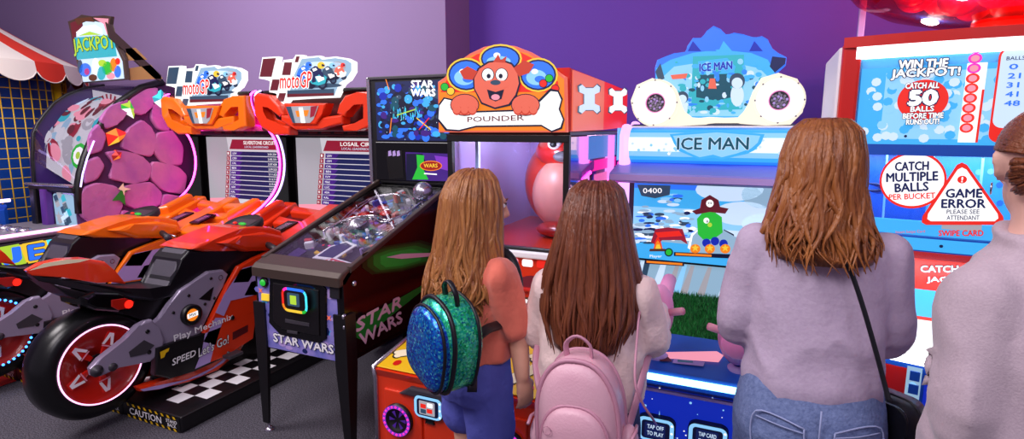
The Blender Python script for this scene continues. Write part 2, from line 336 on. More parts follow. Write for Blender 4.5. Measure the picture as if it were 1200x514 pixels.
for st in stones:
    P = side.px(st); n = len(P); pp = []
    for i in range(n):                                    # soften the corners
        a, b, c = V(P[i - 1]), V(P[i]), V(P[(i + 1) % n]); pp += [b + (a - b) * .22, b + (a - b) * .06 + (c - b) * .06, b + (c - b) * .22]
    cc = sum(pp, V((0, 0))) / len(pp); m.prism(side, [((q - cc) * 1.13 + cc).to_tuple() for q in pp], 'rock', .03, bev=.014, seg=3, back=False)
for c1, c2, c3, g in (('lit_lime', 'lit_green', 'lit_white', [(136, 121), (151, 117), (157, 128), (155, 139), (137, 128)]), ('lit_cyan', 'lit_teal', 'lit_white', [(173, 113), (187, 105), (193, 112), (187, 130), (176, 121)]),
                      ('lit_orange', 'lit_red', 'lit_yellow', [(122, 156), (134, 150), (149, 156), (138, 166), (125, 171)]), ('lit_red', 'lit_deepred', 'lit_orange', [(126, 182), (133, 175), (142, 177), (140, 186), (128, 190)])):
    P = side.px(g); c = (sum(p[0] for p in P) / len(P), sum(p[1] for p in P) / len(P)); b0 = side.at(c[0], c[1], .06)
    for i in range(len(P)): m.add([side.at(*P[i], .02), side.at(*P[(i + 1) % len(P)], .02), b0], [[0, 1, 2]], (c1, c2, c1, c3, c2)[i % 5])
m.poly(side, [(127, 235), (138, 222), (142, 220), (146, 222), (142, 226), (143, 240), (136, 234)], 'green', .045, True); m.poly(side, [(134, 221), (140, 214), (141, 219), (149, 221), (142, 223), (141, 229), (139, 223)], 'cream', .05, True)
m.build('rock_side_panel', t)
MB().prism(PX(JL), [(2.6, 0)] + archL + [(3.8, 2.0), (3.8, 0)], 'violet', -.04).build('left_side_panel', t)
m = MB(); m.tube([side.at(a, b, .0) for a, b in arch], .03, 'black', 8); m.tube([PX(JL).at(a, b) for a, b in archL], .014, 'black', 6)
m.tube([side.at(a, b, .035) for a, b in arch[2:6]], .006, 'tube_lilac', 6); m.build('arch_rim', t)
m = MB(); rings = []
A = spline([side.at(a, b, -.03) for a, b in arch[2:]], 3); B = spline([PX(JL).at(a, b) for a, b in archL[2:]], 3)
for k in range(9): rings.append([A[i].lerp(B[i], k / 8) for i in range(len(A))])
m.loft(rings, 'dome_glass', closed=False); m.build('dome_glass', t)
m = MB(); I_ = [[p + V((0, .09, -.07)) for p in r_] for r_ in rings]; m.loft(I_, 'lit_silver', closed=False); nr, nc = len(I_), len(I_[0]); rn = random.Random(23)
def spot(i, j, ri, rj, c_, off):                        # a patch of the picture, laid on the curved backdrop
    P = []
    for k in range(10):
        y, x = max(0, min(nr - 1.01, i + ri * math.cos(.6283 * k))), max(0, min(nc - 1.01, j + rj * math.sin(.6283 * k))); a, b = int(y), int(x); u, v_ = y - a, x - b
        P.append(I_[a][b] * (1 - u) * (1 - v_) + I_[a + 1][b] * u * (1 - v_) + I_[a][b + 1] * (1 - u) * v_ + I_[a + 1][b + 1] * u * v_ + V((0, -off, off)))
    m.add(P, [list(range(10))], c_)
for k in range(70): spot(rn.uniform(0, nr), rn.uniform(0, nc), rn.uniform(.3, 1.1), rn.uniform(.5, 2.2), rn.choice(['lit_grey', 'lit_silver', 'lit_rose', 'lit_pale', 'lit_maroon', 'lit_fog', 'lit_teal', 'lit_silver', 'lit_wine']), .004 + .0002 * k)
for k in range(11): spot(4.6 + 1.6 * math.cos(.57 * k), nc - 6 + 3 * math.sin(.57 * k), .25 + .1 * (k % 2), 1.2, 'lit_maroon', .02)
for c_, r_ in (('lit_green', 1), ('lit_white', .7), ('lit_lime', .3)): spot(2.2, 5.5, 1.1 * r_, 2.6 * r_, c_, .03 - .004 * r_)
m.build('picture_backdrop', t)
# lit picture box inside the dome
bk = PY(3.12); m = MB(); m.box((JL + .01, 3.14, .95), (JX - .05, 3.78, 1.94), 'violet')
m.poly(bk, [(JL + .01, 1.16), (JX - .05, 1.16), (JX - .05, 1.85), (JL + .01, 1.93)], 'lit_silver', .0)
for k, c in enumerate(('lit_maroon', 'lit_rose', 'lit_teal', 'lit_maroon', 'lit_lime', 'lit_pink')):
    x = JL + .06 + .085 * k; m.poly(bk, [(x, 1.3 + .05 * (k % 2)), (x + .06, 1.28), (x + .1, 1.62), (x + .02, 1.7)], c, .004)
for k in range(9):
    a = R(20 + 18 * k); m.poly(bk, [(-5.2, 1.72), (-5.2 + .2 * math.cos(a), 1.72 + .17 * math.sin(a)), (-5.2 + .2 * math.cos(a + .13), 1.72 + .17 * math.sin(a + .13))], 'lit_wine', .006)
m.ring(bk, -5.02, 1.36, .055, .085, 'lit_green', .008); m.disc(bk, -5.02, 1.36, .055, .055, 'lit_white', .008); m.text(bk, '50', -5.055, 1.335, .07, .05, 'lit_ink', .011, .02)
for k in range(6): m.tube([bk.at(JL + .02 + .09 * k, 1.22 + .03 * (k % 3), .03 + .04 * (k % 2)), bk.at(JL + .1 + .09 * k, 1.3 - .03 * (k % 2), .06), bk.at(JL + .13 + .09 * k, 1.2, .05)], .008, 'lit_cyan', 5)
m.build('picture_box', t)
# lower cabinet: rail, framed pane, pillars
m = MB(); m.box((JL - .02, 2.56, 1.10), (JX + .01, 2.66, 1.155), 'black', .015); m.box((JL - .03, 2.545, 1.145), (JX, 2.6, 1.165), 'silver', .006); m.build('front_rail', t)
fp = Pl((0, 2.62, 0), (1, 0, 0), (0, .0, 1)); m = MB(); m.box((JL + .005, 2.63, .0), (JX - .04, 3.8, 1.1), 'violet')
m.prism(fp, rrect(-5.2, .72, JX - .045, 1.1, .03), 'silver', .02); m.prism(fp, rrect(-5.18, .74, JX - .06, 1.085, .03), 'lit_fog', .004, .02)
for k in range(14): x, z = random.uniform(-5.16, -4.95), random.uniform(.78, 1.05); m.poly(fp, [(x, z), (x + .05, z + .02), (x + .03, z + .07), (x - .02, z + .05)], random.choice(['lit_grey', 'lit_pale', 'lit_slate', 'lit_teal']), .027)
m.poly(fp, [(-5.12 + (.05 if i % 2 == 0 else .02) * math.sin(.6283 * i), .9 + (.05 if i % 2 == 0 else .02) * math.cos(.6283 * i)) for i in range(10)], 'lit_grey', .03); m.build('lower_door', t)
for x in (JL - .0, JL + .14): MB().prism(PY(2.6), [(x, .62), (x + .075, .62), (x + .11, 1.12), (x + .035, 1.12)], 'black' if x < JL + .1 else 'purple', .06, bev=.012).build('pillar', t)
# console that reaches out towards the players
m = MB(); m.box((JL - .1, 1.62, .52), (JX - .01, 2.7, .80), 'violet', .03); m.box((JL - .12, 1.6, .8), (JX, 2.72, .835), 'grey', .012); m.box((JL, 1.85, 0), (JX - .1, 2.7, .54), 'black', .02)
for k in range(4): m.lathe(PZ(.835), [(.045, 0), (.045, .02), (.03, .028), (0, .03)], 'silver', c=(JL + .02 + .13 * k, 2.3))
m.build('console', t)
cs = PX(JX); m = MB(); m.prism(cs, [(1.75, .60), (1.62, .79), (2.95, .80), (2.95, .62), (2.5, .60)], 'grey_dark', .02)
m.poly(cs, [(2.12, .64), (2.07, .775), (2.9, .785), (2.9, .65)], 'lit_yellow', .022)
x = 2.05
for ch, c, bg in (('J', 'lit_blue', 'lit_lime'), ('E', 'lit_navy', 'lit_yellow'), ('W', 'lit_navy', 'lit_cyan'), ('E', 'lit_navy', 'lit_lime'), ('L', 'lit_navy', 'lit_cyan')):
    wd = .17 if ch == 'W' else .12; m.poly(cs, [(x + .01, .63), (x + wd + .03, .635), (x + wd, .785), (x - .01, .78)], bg, .024); m.text(cs, ch, x + .02, .655, wd - .02, .105, 'lit_blue', .027, .03, out=c, oa=.03); x += wd + .03
m.build('name_panel', t)
m = MB(); m.tube([V((JL - .1, 1.6, .84)), V((JX - .02, 1.6, .84)), V((JX + .012, 1.64, .845)), V((JX + .012, 3.29, .85))], .013, 'tube_pinkwhite', 8); m.build('edge_light', t)
# topper board and its brace
bd = PY(3.0); P = [(98, 97), (148, 93), (146, 70), (140, 58), (131, 40), (128, 28), (130, 19), (122, 18), (108, 19), (95, 17), (87, 23), (79, 25), (83, 40), (87, 62), (92, 82)]
m = MB(); m.prism(bd, P, 'bronze', .03, -.03, True, .004); m.poly(bd, [(98, 96), (146, 92), (144, 72), (137, 57), (129, 42), (124, 27), (104, 24), (90, 30), (88, 44), (91, 63), (95, 82)], 'lit_pale', .003, True)
m.poly(bd, [(83, 27), (96, 22), (98, 30), (90, 40), (91, 60), (87, 52)], 'lit_maroon', .005, True); m.poly(bd, [(110, 21), (128, 22), (127, 30), (133, 46), (126, 40), (122, 28)], 'lit_rose', .005, True); m.poly(bd, [(88, 22), (108, 20), (112, 26), (100, 25), (92, 30)], 'lit_brown', .006, True)
m.poly(bd, [(90, 38), (98, 31), (112, 29), (120, 34), (121, 40), (106, 36), (92, 42)], 'lit_white', .006, True); m.poly(bd, [(93, 42), (106, 37), (120, 41), (108, 41)], 'lit_lime', .007, True)
m.poly(bd, [(88, 44), (134, 41), (138, 66), (91, 70)], 'lit_teal', .006, True)
m.tpx(bd, 'JACKPOT', 89, 66, 137, 61, 20, 'lit_lime', off=.009, bold=.02, out='lit_ink', oa=.03)
for x, y, rx, ry, c in ((101, 82, 7, 8, 'lit_blue'), (103, 84, 3, 4, 'lit_red'), (95, 78, 3, 8, 'lit_slate'), (113, 78, 4, 10, 'lit_white'), (120, 86, 5, 8, 'lit_teal'), (127, 80, 6, 8, 'lit_green'), (134, 76, 4, 8, 'lit_orange'), (139, 84, 4, 7, 'lit_blue'), (131, 89, 5, 4, 'lit_rose'), (121, 74, 5, 4, 'lit_lime'), (139, 72, 3, 4, 'lit_red'), (110, 91, 5, 4, 'lit_brown')): m.blob(bd, x, y, rx, ry, c, .008)
m.build('topper_sign', t)
br = PX(-4.80); m = MB()
m.prism(br, [(124, 26), (132, 36), (188, 88), (188, 95), (180, 92), (128, 44)], 'bronze', .02, -.01, True); m.prism(br, [(146, 57), (158, 56), (172, 70), (150, 71)], 'tan', .02, -.01, True); m.prism(br, [(151, 80), (176, 76), (190, 92), (152, 94)], 'tan', .02, -.01, True); m.build('topper_brace', t)
# ================================================================ racing cabinets and the motorcycles before them
CX0, CX1 = -3.64, -2.62
def checks(m, sf, a0, b0, ua, ub, na, nb, ca, cb, off):
    for i in range(na):
        for j in range(nb):
            p = lambda s, r: (a0 + ua[0] * s + ub[0] * r, b0 + ua[1] * s + ub[1] * r)
            m.poly(sf, [p(i, j), p(i + 1, j), p(i + 1, j + 1), p(i, j + 1)], ca if (i + j) % 2 else cb, off)
def caution(m, sf, a, z, wd):
    m.poly(sf, [(a, z), (a + wd, z), (a + wd, z + .085), (a, z + .085)], 'black', .003)
    n = 9
    for k in range(n):
        x = a + wd * k / n
        for z0 in (z, z + .068): m.poly(sf, [(x + .004, z0 + .002), (x + wd / n * .5, z0 + .002), (x + wd / n * .5 - .012, z0 + .017), (x - .008 + .004, z0 + .017)], 'yellow', .005)
    m.text(sf, 'CAUTION', a + .02, z + .024, wd * .62, .038, 'white', .006, .015); m.text(sf, 'STAND\nBACK', a + wd * .76, z + .022, wd * .2, .042, 'white', .006, .01)
def cabinet(dx, body, dark, led, title, label, lift):
    t = thing('racing_cabinet', label, 'arcade game', (-3.13 + dx, 3.1, 0), 'motorcycle racing cabinets')
    X0, X1 = CX0 + dx, (CX1 if dx else -2.5) + dx
    front = [(2.72, .62), (2.86, .72), (3.0, .82), (3.14, .89), (3.3, .97), (3.42, 1.06), (3.49, 1.17), (3.52, 1.3), (3.51, 1.42), (3.47, 1.53), (3.38, 1.63), (3.30, 1.72), (3.27, 1.8), (3.28, 1.86), (3.33, 1.885)]
    fs = [(p.x, p.y) for p in spline([V((a, b, 0)) for a, b in front], 3)]
    for X in (X0, X1):
        m = MB(); m.prism(PX(X), [(2.72, .45)] + fs + [(3.86, 1.885), (3.86, .05), (3.1, .05)], 'black_gloss' if X == X0 else dark, .03, -.015)
        if X == X1:                                        # stripes of art along the outer side
            s_ = PX(X); m.poly(s_, [(3.36, 1.72), (3.5, 1.56), (3.62, 1.3), (3.7, 1.3), (3.62, 1.7)], body, .018); m.poly(s_, [(3.56, 1.25), (3.7, 1.2), (3.68, .95), (3.58, 1.05)], 'lit_violet', .018); m.poly(s_, [(3.6, 1.14), (3.66, 1.1), (3.64, .98)], 'lavender', .02)
        sp = m.build('side_panel', t)
        m = MB(); m.tube([V((X, a - .004, b)) for a, b in fs[2:]], .0085, led, 8); m.build('light_strip', sp)
    # screen box
    m = MB(); m.box((X0 + .015, 3.6, .9), (X1 - .015, 3.86, 1.62), 'black', .01)
    m.box((X0 + .015, 3.5, 1.535), (X1 - .015, 3.62, 1.60), 'black', .01); m.box((X0 + .015, 3.52, .86), (X1 - .015, 3.62, .915), 'black', .01)
    for k in range(4): m.box((X0 + .3 + k * .13, 3.495, 1.555), (X0 + .39 + k * .13, 3.502, 1.58), 'maroon', .002)
    m.build('screen_housing', t)
    sc = Pl((X0 + .07, 3.578, .925), (1, 0, 0), (0, .02, 1)); W, H = X1 - X0 - .14, .595; m = MB()
    m.poly(sc, [(-.02, -.012), (W + .02, -.012), (W + .02, H + .012), (-.02, H + .012)], 'lit_black', .001)
    m.poly(sc, [(0, 0), (W, 0), (W, H), (0, H)], 'lit_silver', .002); m.poly(sc, [(0, 0), (.35, 0), (.26, H), (0, H)], 'lit_grey', .003); m.poly(sc, [(0, 0), (.3, 0), (.3, .06), (0, .04)], 'lit_rose', .004)
    m.poly(sc, [(.29, H - .105), (W, H - .105), (W, H - .02), (.33, H - .02)], 'lit_wine', .004); m.text(sc, title, .47, H - .062, W * .42, .03, 'lit_white', .006, .01); m.text(sc, 'LOCAL LEADERBOARD', .48, H - .092, W * .32, .018, 'lit_pale', .006)
    nm = ['LEW', 'CRM', 'CAL', 'BEN', 'IVY', 'MAX', 'LUC', 'ASH', 'KAL', 'FIN']
    for k in range(10):
        y = H - .16 - k * .0425; x = .255 - k * .006
        m.poly(sc, [(x + .055, y), (W, y), (W, y + .036), (x + .058, y + .036)], 'lit_navy', .004); m.poly(sc, [(x + .055, y), (x + .16, y), (x + .2, y + .036), (x + .058, y + .036)], 'lit_violet', .005)
        m.poly(sc, [(x, y), (x + .04, y), (x + .044, y + .036), (x + .004, y + .036)], 'lit_wine', .005); m.text(sc, str(k + 1), x + .012, y + .008, .016, .02, 'lit_white', .007)
        m.text(sc, nm[k], x + .075, y + .009, .05, .017, 'lit_white', .007); m.text(sc, '2:%02d.%03d' % (3 + 2 * k, (234 + 97 * k) % 1000), W - .13, y + .009, .1, .017, 'lit_white', .007)
    m.build('screen', t)
    # upper fairing: backing, two loops, headlamp
    pf = PY(3.22); sh = lambda P: [(a + dx, b) for a, b in pf.px(P)]
    m = MB(); m.box((X0 + .02, 3.36, 1.58), (X1 - .02, 3.84, 1.87), 'magenta' if dx else 'maroon', .03); m.box((X0 + .02, 3.28, 1.575), (X1 - .02, 3.5, 1.63), 'magenta' if dx else dark, .02); m.box((X0 + .05, 3.3, 1.86), (X1 - .05, 3.8, 1.885), 'black', .008)
    m.build('canopy_box', t)
    m = MB()
    for P in ([(299, 113), (303, 109), (318, 112), (329, 124), (334, 134), (329, 137), (316, 126), (308, 121), (309, 131), (314, 141), (326, 146), (341, 148), (341, 158), (322, 158), (308, 149), (300, 134)],
              [(396, 133), (399, 122), (406, 112), (420, 108), (437, 107), (438, 148), (420, 153), (404, 154), (402, 147), (418, 144), (430, 141), (430, 119), (416, 120), (409, 127), (406, 137)],
              [(331, 134), (344, 137), (350, 146), (374, 146), (380, 137), (403, 134), (403, 145), (380, 150), (374, 152), (348, 152), (331, 142)]):
        m.prism(pf, [(a - (.13 if dx and P[0][0] == 396 else 0), b) for a, b in sh(P)], body, .1, -.08, bev=.016, seg=3)
    m.build('fairing', t)
    m = MB(); m.prism(pf, sh([(337, 121), (387, 121), (382, 133), (374, 146), (346, 146), (340, 132)]), body, .09, -.05, bev=.012); m.prism(pf, sh([(341, 125), (378, 124), (372, 140), (368, 144), (349, 144), (345, 135)]), 'lit_grey', .01, .035)
    m.poly(pf, sh([(341, 125), (347, 125), (352, 144), (349, 144), (345, 135)]), 'lit_slate', .05); m.poly(pf, sh([(352, 130), (368, 129), (366, 136), (354, 137)]), 'lit_orange', .05); m.poly(pf, sh([(370, 125), (378, 124), (374, 136), (369, 138)]), 'lit_wine', .05); m.poly(pf, sh([(356, 126), (361, 126), (364, 144), (359, 144)]), 'lit_white', .052)
    m.build('headlamp', t)
    # marquee sign
    ms = PY(3.26); sg = lambda P: [(a + dx, b + lift) for a, b in ms.px(P)]
    OUT = [(303, 92), (307, 67), (326, 66), (324, 82), (329, 82), (332, 70), (344, 70), (346, 64), (354, 64), (355, 67), (374, 65), (378, 68), (393, 66), (406, 68), (414, 72), (414, 84), (408, 94), (400, 98), (394, 114), (337, 116), (334, 122), (323, 121), (325, 109), (315, 108), (317, 94)]
    m = MB(); m.prism(ms, sg(OUT), 'lit_white', .05, -.05, bev=.006)
    def pp(P, c, off=.003): m.poly(ms, sg(P), c, off)
    pp([(354, 69), (374, 67), (378, 70), (393, 68), (406, 70), (412, 74), (412, 83), (406, 92), (398, 97), (392, 112), (337, 114), (341, 104), (345, 88)], 'lit_fog')
    pp([(337, 106), (392, 104), (392, 112), (337, 114)], 'lit_slate', .004); pp([(337, 110), (392, 109), (391, 112), (337, 114)], 'lit_maroon', .005)
    for P in ([(305, 90), (309, 69), (324, 68), (319, 90)], [(331, 88), (334, 73), (343, 73), (341, 88)], [(346, 73), (348, 66), (352, 66), (350, 73)], [(317, 106), (320, 93), (329, 93), (326, 106)], [(325, 119), (328, 109), (336, 109), (333, 119)]):
        pp(P, 'lit_maroon' if dx == 0 else 'lit_slate', .006)
    # riders leaning on their bikes, as loose shapes of colour
    def rider(x, y, k, suit, bike, lid, o_):
        f = lambda P: [(x + p * k, y + q * k) for p, q in P]; el = lambda p, q, r, r2=None: [(p + r * math.cos(6.2832 * i / 14), q + (r2 or r) * math.sin(6.2832 * i / 14)) for i in range(14)]
        for n_, (P, c_) in enumerate(((el(-.5, 1.0, .42), 'lit_ink'), (el(.55, 1.05, .40), 'lit_ink'), (el(.55, 1.05, .22), 'lit_slate'), ([(-.9, .35), (-.2, .1), (.5, .0), (.95, .35), (.8, .9), (.2, 1.1), (-.4, .95)], bike), ([(-.1, .3), (.6, .2), (.75, .55), (.2, .8)], 'lit_white'),
            ([(-.85, .35), (-.65, -.25), (-.15, -.65), (.35, -.6), (.5, -.2), (.15, .2), (-.4, .4)], suit), ([(.2, -.4), (.55, -.1), (.75, .3), (.5, .35), (.2, .05)], suit), ([(-.5, .3), (-.1, .25), (-.0, .75), (-.35, .85)], suit), ([(-.35, -.4), (.0, -.5), (.1, -.3), (-.25, -.15)], 'lit_white'), (el(.45, -.72, .34, .32), lid), ([(.5, -.85), (.78, -.75), (.76, -.6), (.5, -.62)], 'lit_ink'))): pp(f(P), c_, .005 + o_ + n_ * .0003)
    for q in (('lit_slate', 372, 100, 30, 3), ('lit_pale', 380, 76, 24, 4), ('lit_grey', 396, 78, 10, 6)): pp([(q[1] + q[3] * math.cos(.5236 * i), q[2] + q[4] * math.sin(.5236 * i)) for i in range(12)], q[0], .0044)
    rider(399, 82, 8, 'lit_coral', 'lit_white', 'lit_red', 0); rider(386, 84, 10, 'lit_slate', 'lit_ink', 'lit_sky', .003); rider(358, 84, 11, 'lit_blue', 'lit_deepblue', 'lit_blue', .003); rider(372, 86, 13, 'lit_navy', 'lit_teal', 'lit_yellow', .006)
    a, b = ms.inv(330, 104); wd = ms.inv(368, 104)[0] - a
    m.text(ms, 'motoGP', a + dx, b + lift, wd, .115, 'lit_red', .0155, .01, shear=.25, out='lit_white', oa=.035)
    m.build('marquee_sign', t)
    # cowl below the screen
    m = MB(); m.box((X0 + .02, 3.15, .1), (X1 - .02, 3.84, .86), 'black', .03)
    cw = Pl((X0 + .04, 3.0, .80), (1, 0, 0), (0, .5, .165)); W = X1 - X0 - .08
    m.prism(cw, [(0, -.1), (W, -.1), (W, .5), (0, .5)], 'maroon' if dx == 0 else 'magenta', .03, -.04, bev=.01); m.build('cowl', t)
    m = MB()
    for sgn in (0, 1):
        f = (lambda P: [(W - a, b) for a, b in P]) if sgn else (lambda P: P)
        for P in ([(.0, .5), (.12, .5), (.17, .1), (.12, -.12), (.02, -.12), (.0, .1)], [(.15, .44), (W / 2 - .03, .4), (W / 2 - .03, .32), (.2, .34)], [(.17, .26), (W / 2 - .05, .2), (W / 2 - .05, .12), (.2, .15)], [(.14, .08), (.3, .02), (W / 2 - .06, -.02), (W / 2 - .08, -.12), (.15, -.13)]):
            m.prism(cw, f(P), body, .07, -.02, bev=.018, seg=3)
        m.prism(cw, f([(.03, .40), (.1, .40), (.12, .14), (.05, .08)]), body, .1, .02, bev=.025, seg=3)
    m.prism(cw, [(W / 2 - .06, .5), (W / 2 + .06, .5), (W / 2 + .09, -.14), (W / 2 - .09, -.14)], body, .08, -.02, bev=.02, seg=3)
    for k in range(2): x = W / 2 - .17 + k * .26; m.prism(cw, [(x - .02, .0), (x + .08, .0), (x + .1, .16), (x + .0, .16)], 'black_gloss', .012, .056); m.poly(cw, [(x, .03), (x + .06, .02), (x + .08, .13), (x + .02, .12)], 'silver', .07)
    m.build('air_intake', t)
    # deck
    m = MB(); bx = -3.2 + dx; d0, d1 = bx - .47, bx + .47
    m.box((d0, 1.82, 0), (d1, 3.2, .09), 'black', .01)
    top = PZ(.09)
    for a0 in (d1 - .36, d0 + .06): checks(m, top, a0, 1.92, (.1, 0), (0, .1), 3, 8, 'white', 'black', .002)
    caution(m, PY(1.82), d1 - .44, .002, .43); caution(m, PY(1.82), d0 + .02, .002, .43)
    m.build('deck', t)
    MB().prism(PY(2.05), [(bx - .14, .09), (bx + .14, .09), (bx + .1, .34), (bx - .1, .34)], 'black', -1.15, bev=.02).build('pedestal', t)
    return t
cabinet(0, 'orange_red', 'maroon', 'tube_lilac', 'LOSAIL CIRCUIT', 'red racing cabinet with lit marquee and leaderboard screen, right one of two', 0)
cabinet(-1.07, 'orange', 'magenta', 'tube_magenta', 'SILVERSTONE CIRCUIT', 'orange racing cabinet with magenta light strips, beside the rock-sided game', -.02)

def motorcycle(dx, fair, tank, rimled, label):
    bx = -3.2 + dx
    t = thing('arcade_motorcycle', label, 'ride-on motorcycle', (bx, 2.2, .09), 'ride-on motorcycles')
    S = lambda off, P: PX(-3.2 + off).px(P)                # traced on the near motorcycle's own planes, then shifted along the row
    def slab(m, off0, off1, P, mat, bev=.02, seg=3): m.prism(PX(bx + off0), S(max(off0, off1), P), mat, off1 - off0, bev=bev, seg=seg)
    # rear wheel
    wc = (1.685, .375); wp = PX(bx); m = MB(); r = .295
    wheel = m.lathe(wp, [(.2, -.085), (.24, -.1), (.275, -.08), (r, -.035), (r, .035), (.275, .08), (.24, .1), (.205, .088)], 'rubber', 56, wc).build('rear_wheel', t)
    m = MB(); m.lathe(wp, [(.206, -.085), (.204, -.06), (.05, -.03), (.04, .02), (.05, .05), (.17, .062), (.2, .078), (.206, .09)], 'red_deep', 48, wc); m.lathe(wp, [(.0, .05), (.045, .05), (.05, .06), (.05, .02)], 'black', 20, wc)
    rim = PX(bx + .068)
    for k in range(5):
        a = R(62 + 72 * k); c = (wc[0] + .125 * math.cos(a), wc[1] + .125 * math.sin(a)); ux = (math.cos(a - 1.57), math.sin(a - 1.57)); uy = (math.cos(a), math.sin(a))
        f = lambda P: [(c[0] + ux[0] * p + uy[0] * q, c[1] + ux[1] * p + uy[1] * q) for p, q in P]
        m.poly(rim, f([(-.03, -.025), (-.016, -.025), (0, .02), (.016, -.025), (.03, -.025), (.012, .038), (-.012, .038)]), 'white', 0); m.poly(rim, f([(-.03, -.035), (.03, -.035), (.026, -.028), (-.026, -.028)]), 'pink', .001)
        m.prism(PX(bx + .05), f([(-.012, -.08), (.012, -.08), (.03, .07), (-.03, .07)]), 'red', .012, bev=.005)
    if rimled == 'tube_blue':
        for k in range(44): a = 6.2832 * k / 44; m.ell(PX(bx + .092).at(wc[0] + .207 * math.cos(a), wc[1] + .207 * math.sin(a)), .0075, rimled, n=6)
    else: m.tube([PX(bx + .092).at(wc[0] + .206 * math.cos(6.2832 * k / 60), wc[1] + .206 * math.sin(6.2832 * k / 60)) for k in range(60)], .004, rimled, 6, closed=True)
    m.build('rim', wheel)
    # swingarm, both sides
    m = MB()
    arm = [(106, 432), (118, 420), (146, 398), (164, 383), (170, 376), (178, 374), (186, 384), (193, 398), (190, 412), (176, 424), (158, 424), (140, 430), (118, 441), (108, 440)]
    for o in (.13, -.18): m.prism(PX(bx + o), S(.17, arm), 'gunmetal', .045, bev=.012)
    m.prism(PX(bx + .175), S(.17, [(150, 412), (168, 398), (180, 404), (170, 414), (152, 418)]), 'grey_dark', .003); m.lathe(PX(bx + .175), [(.03, 0), (.03, .01), (.012, .012), (.012, .02), (0, .02)], 'grey_dark', 18, PX(-3.03).inv(112, 434))
    for q in ((172, 388), (174, 412)): m.lathe(PX(bx + .174), [(.012, .0), (.012, .004), (0, .004)], 'black', 10, PX(-3.03).inv(*q))
    m.tube([V((bx - .2, wc[0], wc[1])), V((bx + .18, wc[0], wc[1]))], .022, 'grey_dark', 12); m.build('swingarm', t)
    # frame plate with badge
    m = MB(); fr = [(176, 380), (190, 374), (200, 356), (212, 340), (228, 330), (245, 318), (262, 316), (268, 321), (262, 336), (250, 352), (240, 374), (236, 390), (222, 400), (200, 408), (184, 404), (176, 394)]
    for o in (.12, -.16): m.prism(PX(bx + o), S(.16, fr), 'gunmetal', .04, bev=.01)
    m.prism(PX(bx + .16), S(.16, [(233, 350), (247, 338), (250, 336), (246, 352)]), 'black', .003); m.ring(PX(bx + .163), *PX(-3.04).inv(258, 325), .012, .016, 'silver'); 
    for q in ((221, 346), (203, 366), (247, 326), (240, 356), (251, 349)): m.lathe(PX(bx + .16), [(.009, 0), (.009, .004), (0, .004)], 'black', 10, PX(-3.04).inv(*q))
    c = PX(-3.04).inv(222, 368); bp = PX(bx + .165)
    fp_ = m.build('frame_plate', t); m = MB(); m.lathe(bp, [(.062, 0), (.062, .025), (.045, .03), (.04, .02), (0, .02)], 'black', 30, c); m.disc(bp, *c, .036, .036, 'lit_orange', .022); m.poly(bp, [(c[0] - .034, c[1] - .015), (c[0] + .034, c[1] - .01), (c[0] + .034, c[1] + .017), (c[0] - .034, c[1] + .012)], 'lit_white', .024); m.text(bp, 'MW', c[0] - .022, c[1] - .009, .044, .02, 'lit_ink', .026, .02); m.build('badge', fp_)
    # body core, seat, tail
    m = MB(); slab(m, -.1, .1, [(60, 332), (130, 352), (200, 352), (262, 330), (300, 320), (310, 380), (250, 420), (185, 412), (170, 372), (130, 366), (80, 346)], 'black', .02); m.build('body_core', t)
    def taper(m):
        y0, y1 = S(.1, [(43, 319)])[0][0], S(.1, [(160, 330)])[0][0]
        for p in m.v: p.x = bx + (p.x - bx) * (.14 + .86 * max(0, min(1, (p.y - y0) / (y1 - y0))))
    m = MB(); slab(m, -.13, .13, [(52, 325), (75, 330), (110, 331), (140, 338), (175, 340), (200, 336), (208, 322), (213, 304), (222, 294), (245, 294), (272, 292), (300, 292), (306, 302), (286, 314), (258, 322), (238, 322), (226, 332), (210, 346), (180, 352), (140, 350), (90, 338), (60, 332)], 'seat_black', .03); 
    slab(m, -.11, .11, [(192, 343), (203, 326), (210, 305), (220, 292), (240, 289), (262, 291), (256, 298), (238, 303), (228, 318), (220, 334), (206, 343)], 'seat_pad', .05, 5); taper(m); m.build('seat', t)
    m = MB(); slab(m, -.1, .1, [(43, 319), (60, 310), (84, 305), (112, 304), (128, 307), (138, 318), (152, 334), (120, 327), (80, 326), (50, 325)], fair, .03)
    m.prism(PX(bx + .1), S(.1, [(46, 319), (62, 310), (86, 305), (112, 304), (100, 308), (70, 313)]), 'cream', .002); taper(m); m.build('tail_fairing', t)
    m = MB(); slab(m, -.08, .13, [(96, 348), (112, 342), (140, 343), (158, 349), (158, 360), (140, 366), (112, 364), (98, 358)], 'black_gloss', .02); m.prism(PX(bx + .13), S(.13, [(130, 351), (146, 349), (157, 353), (154, 360), (138, 363), (130, 359)]), 'red_deep', .006, bev=.003); m.disc(PX(bx + .13), *PX(-3.07).inv(150, 356), .022, .022, 'tail_red', .008); m.build('tail_lamp', t)
    # side fairings with the checks
    m = MB(); up = [(214, 346), (240, 330), (262, 300), (286, 290), (322, 284), (330, 300), (326, 330), (302, 352), (262, 366), (236, 372), (262, 330), (270, 318), (250, 324)]
    big = [(234, 402), (250, 372), (268, 334), (280, 312), (300, 302), (330, 288), (336, 320), (326, 352), (300, 372), (290, 398), (262, 412), (240, 408)]
    for o in (.15, -.19):
        m.prism(PX(bx + o), S(.19, big), fair if dx == 0 else tank, .04, bev=.014)
    f = PX(bx + .19)
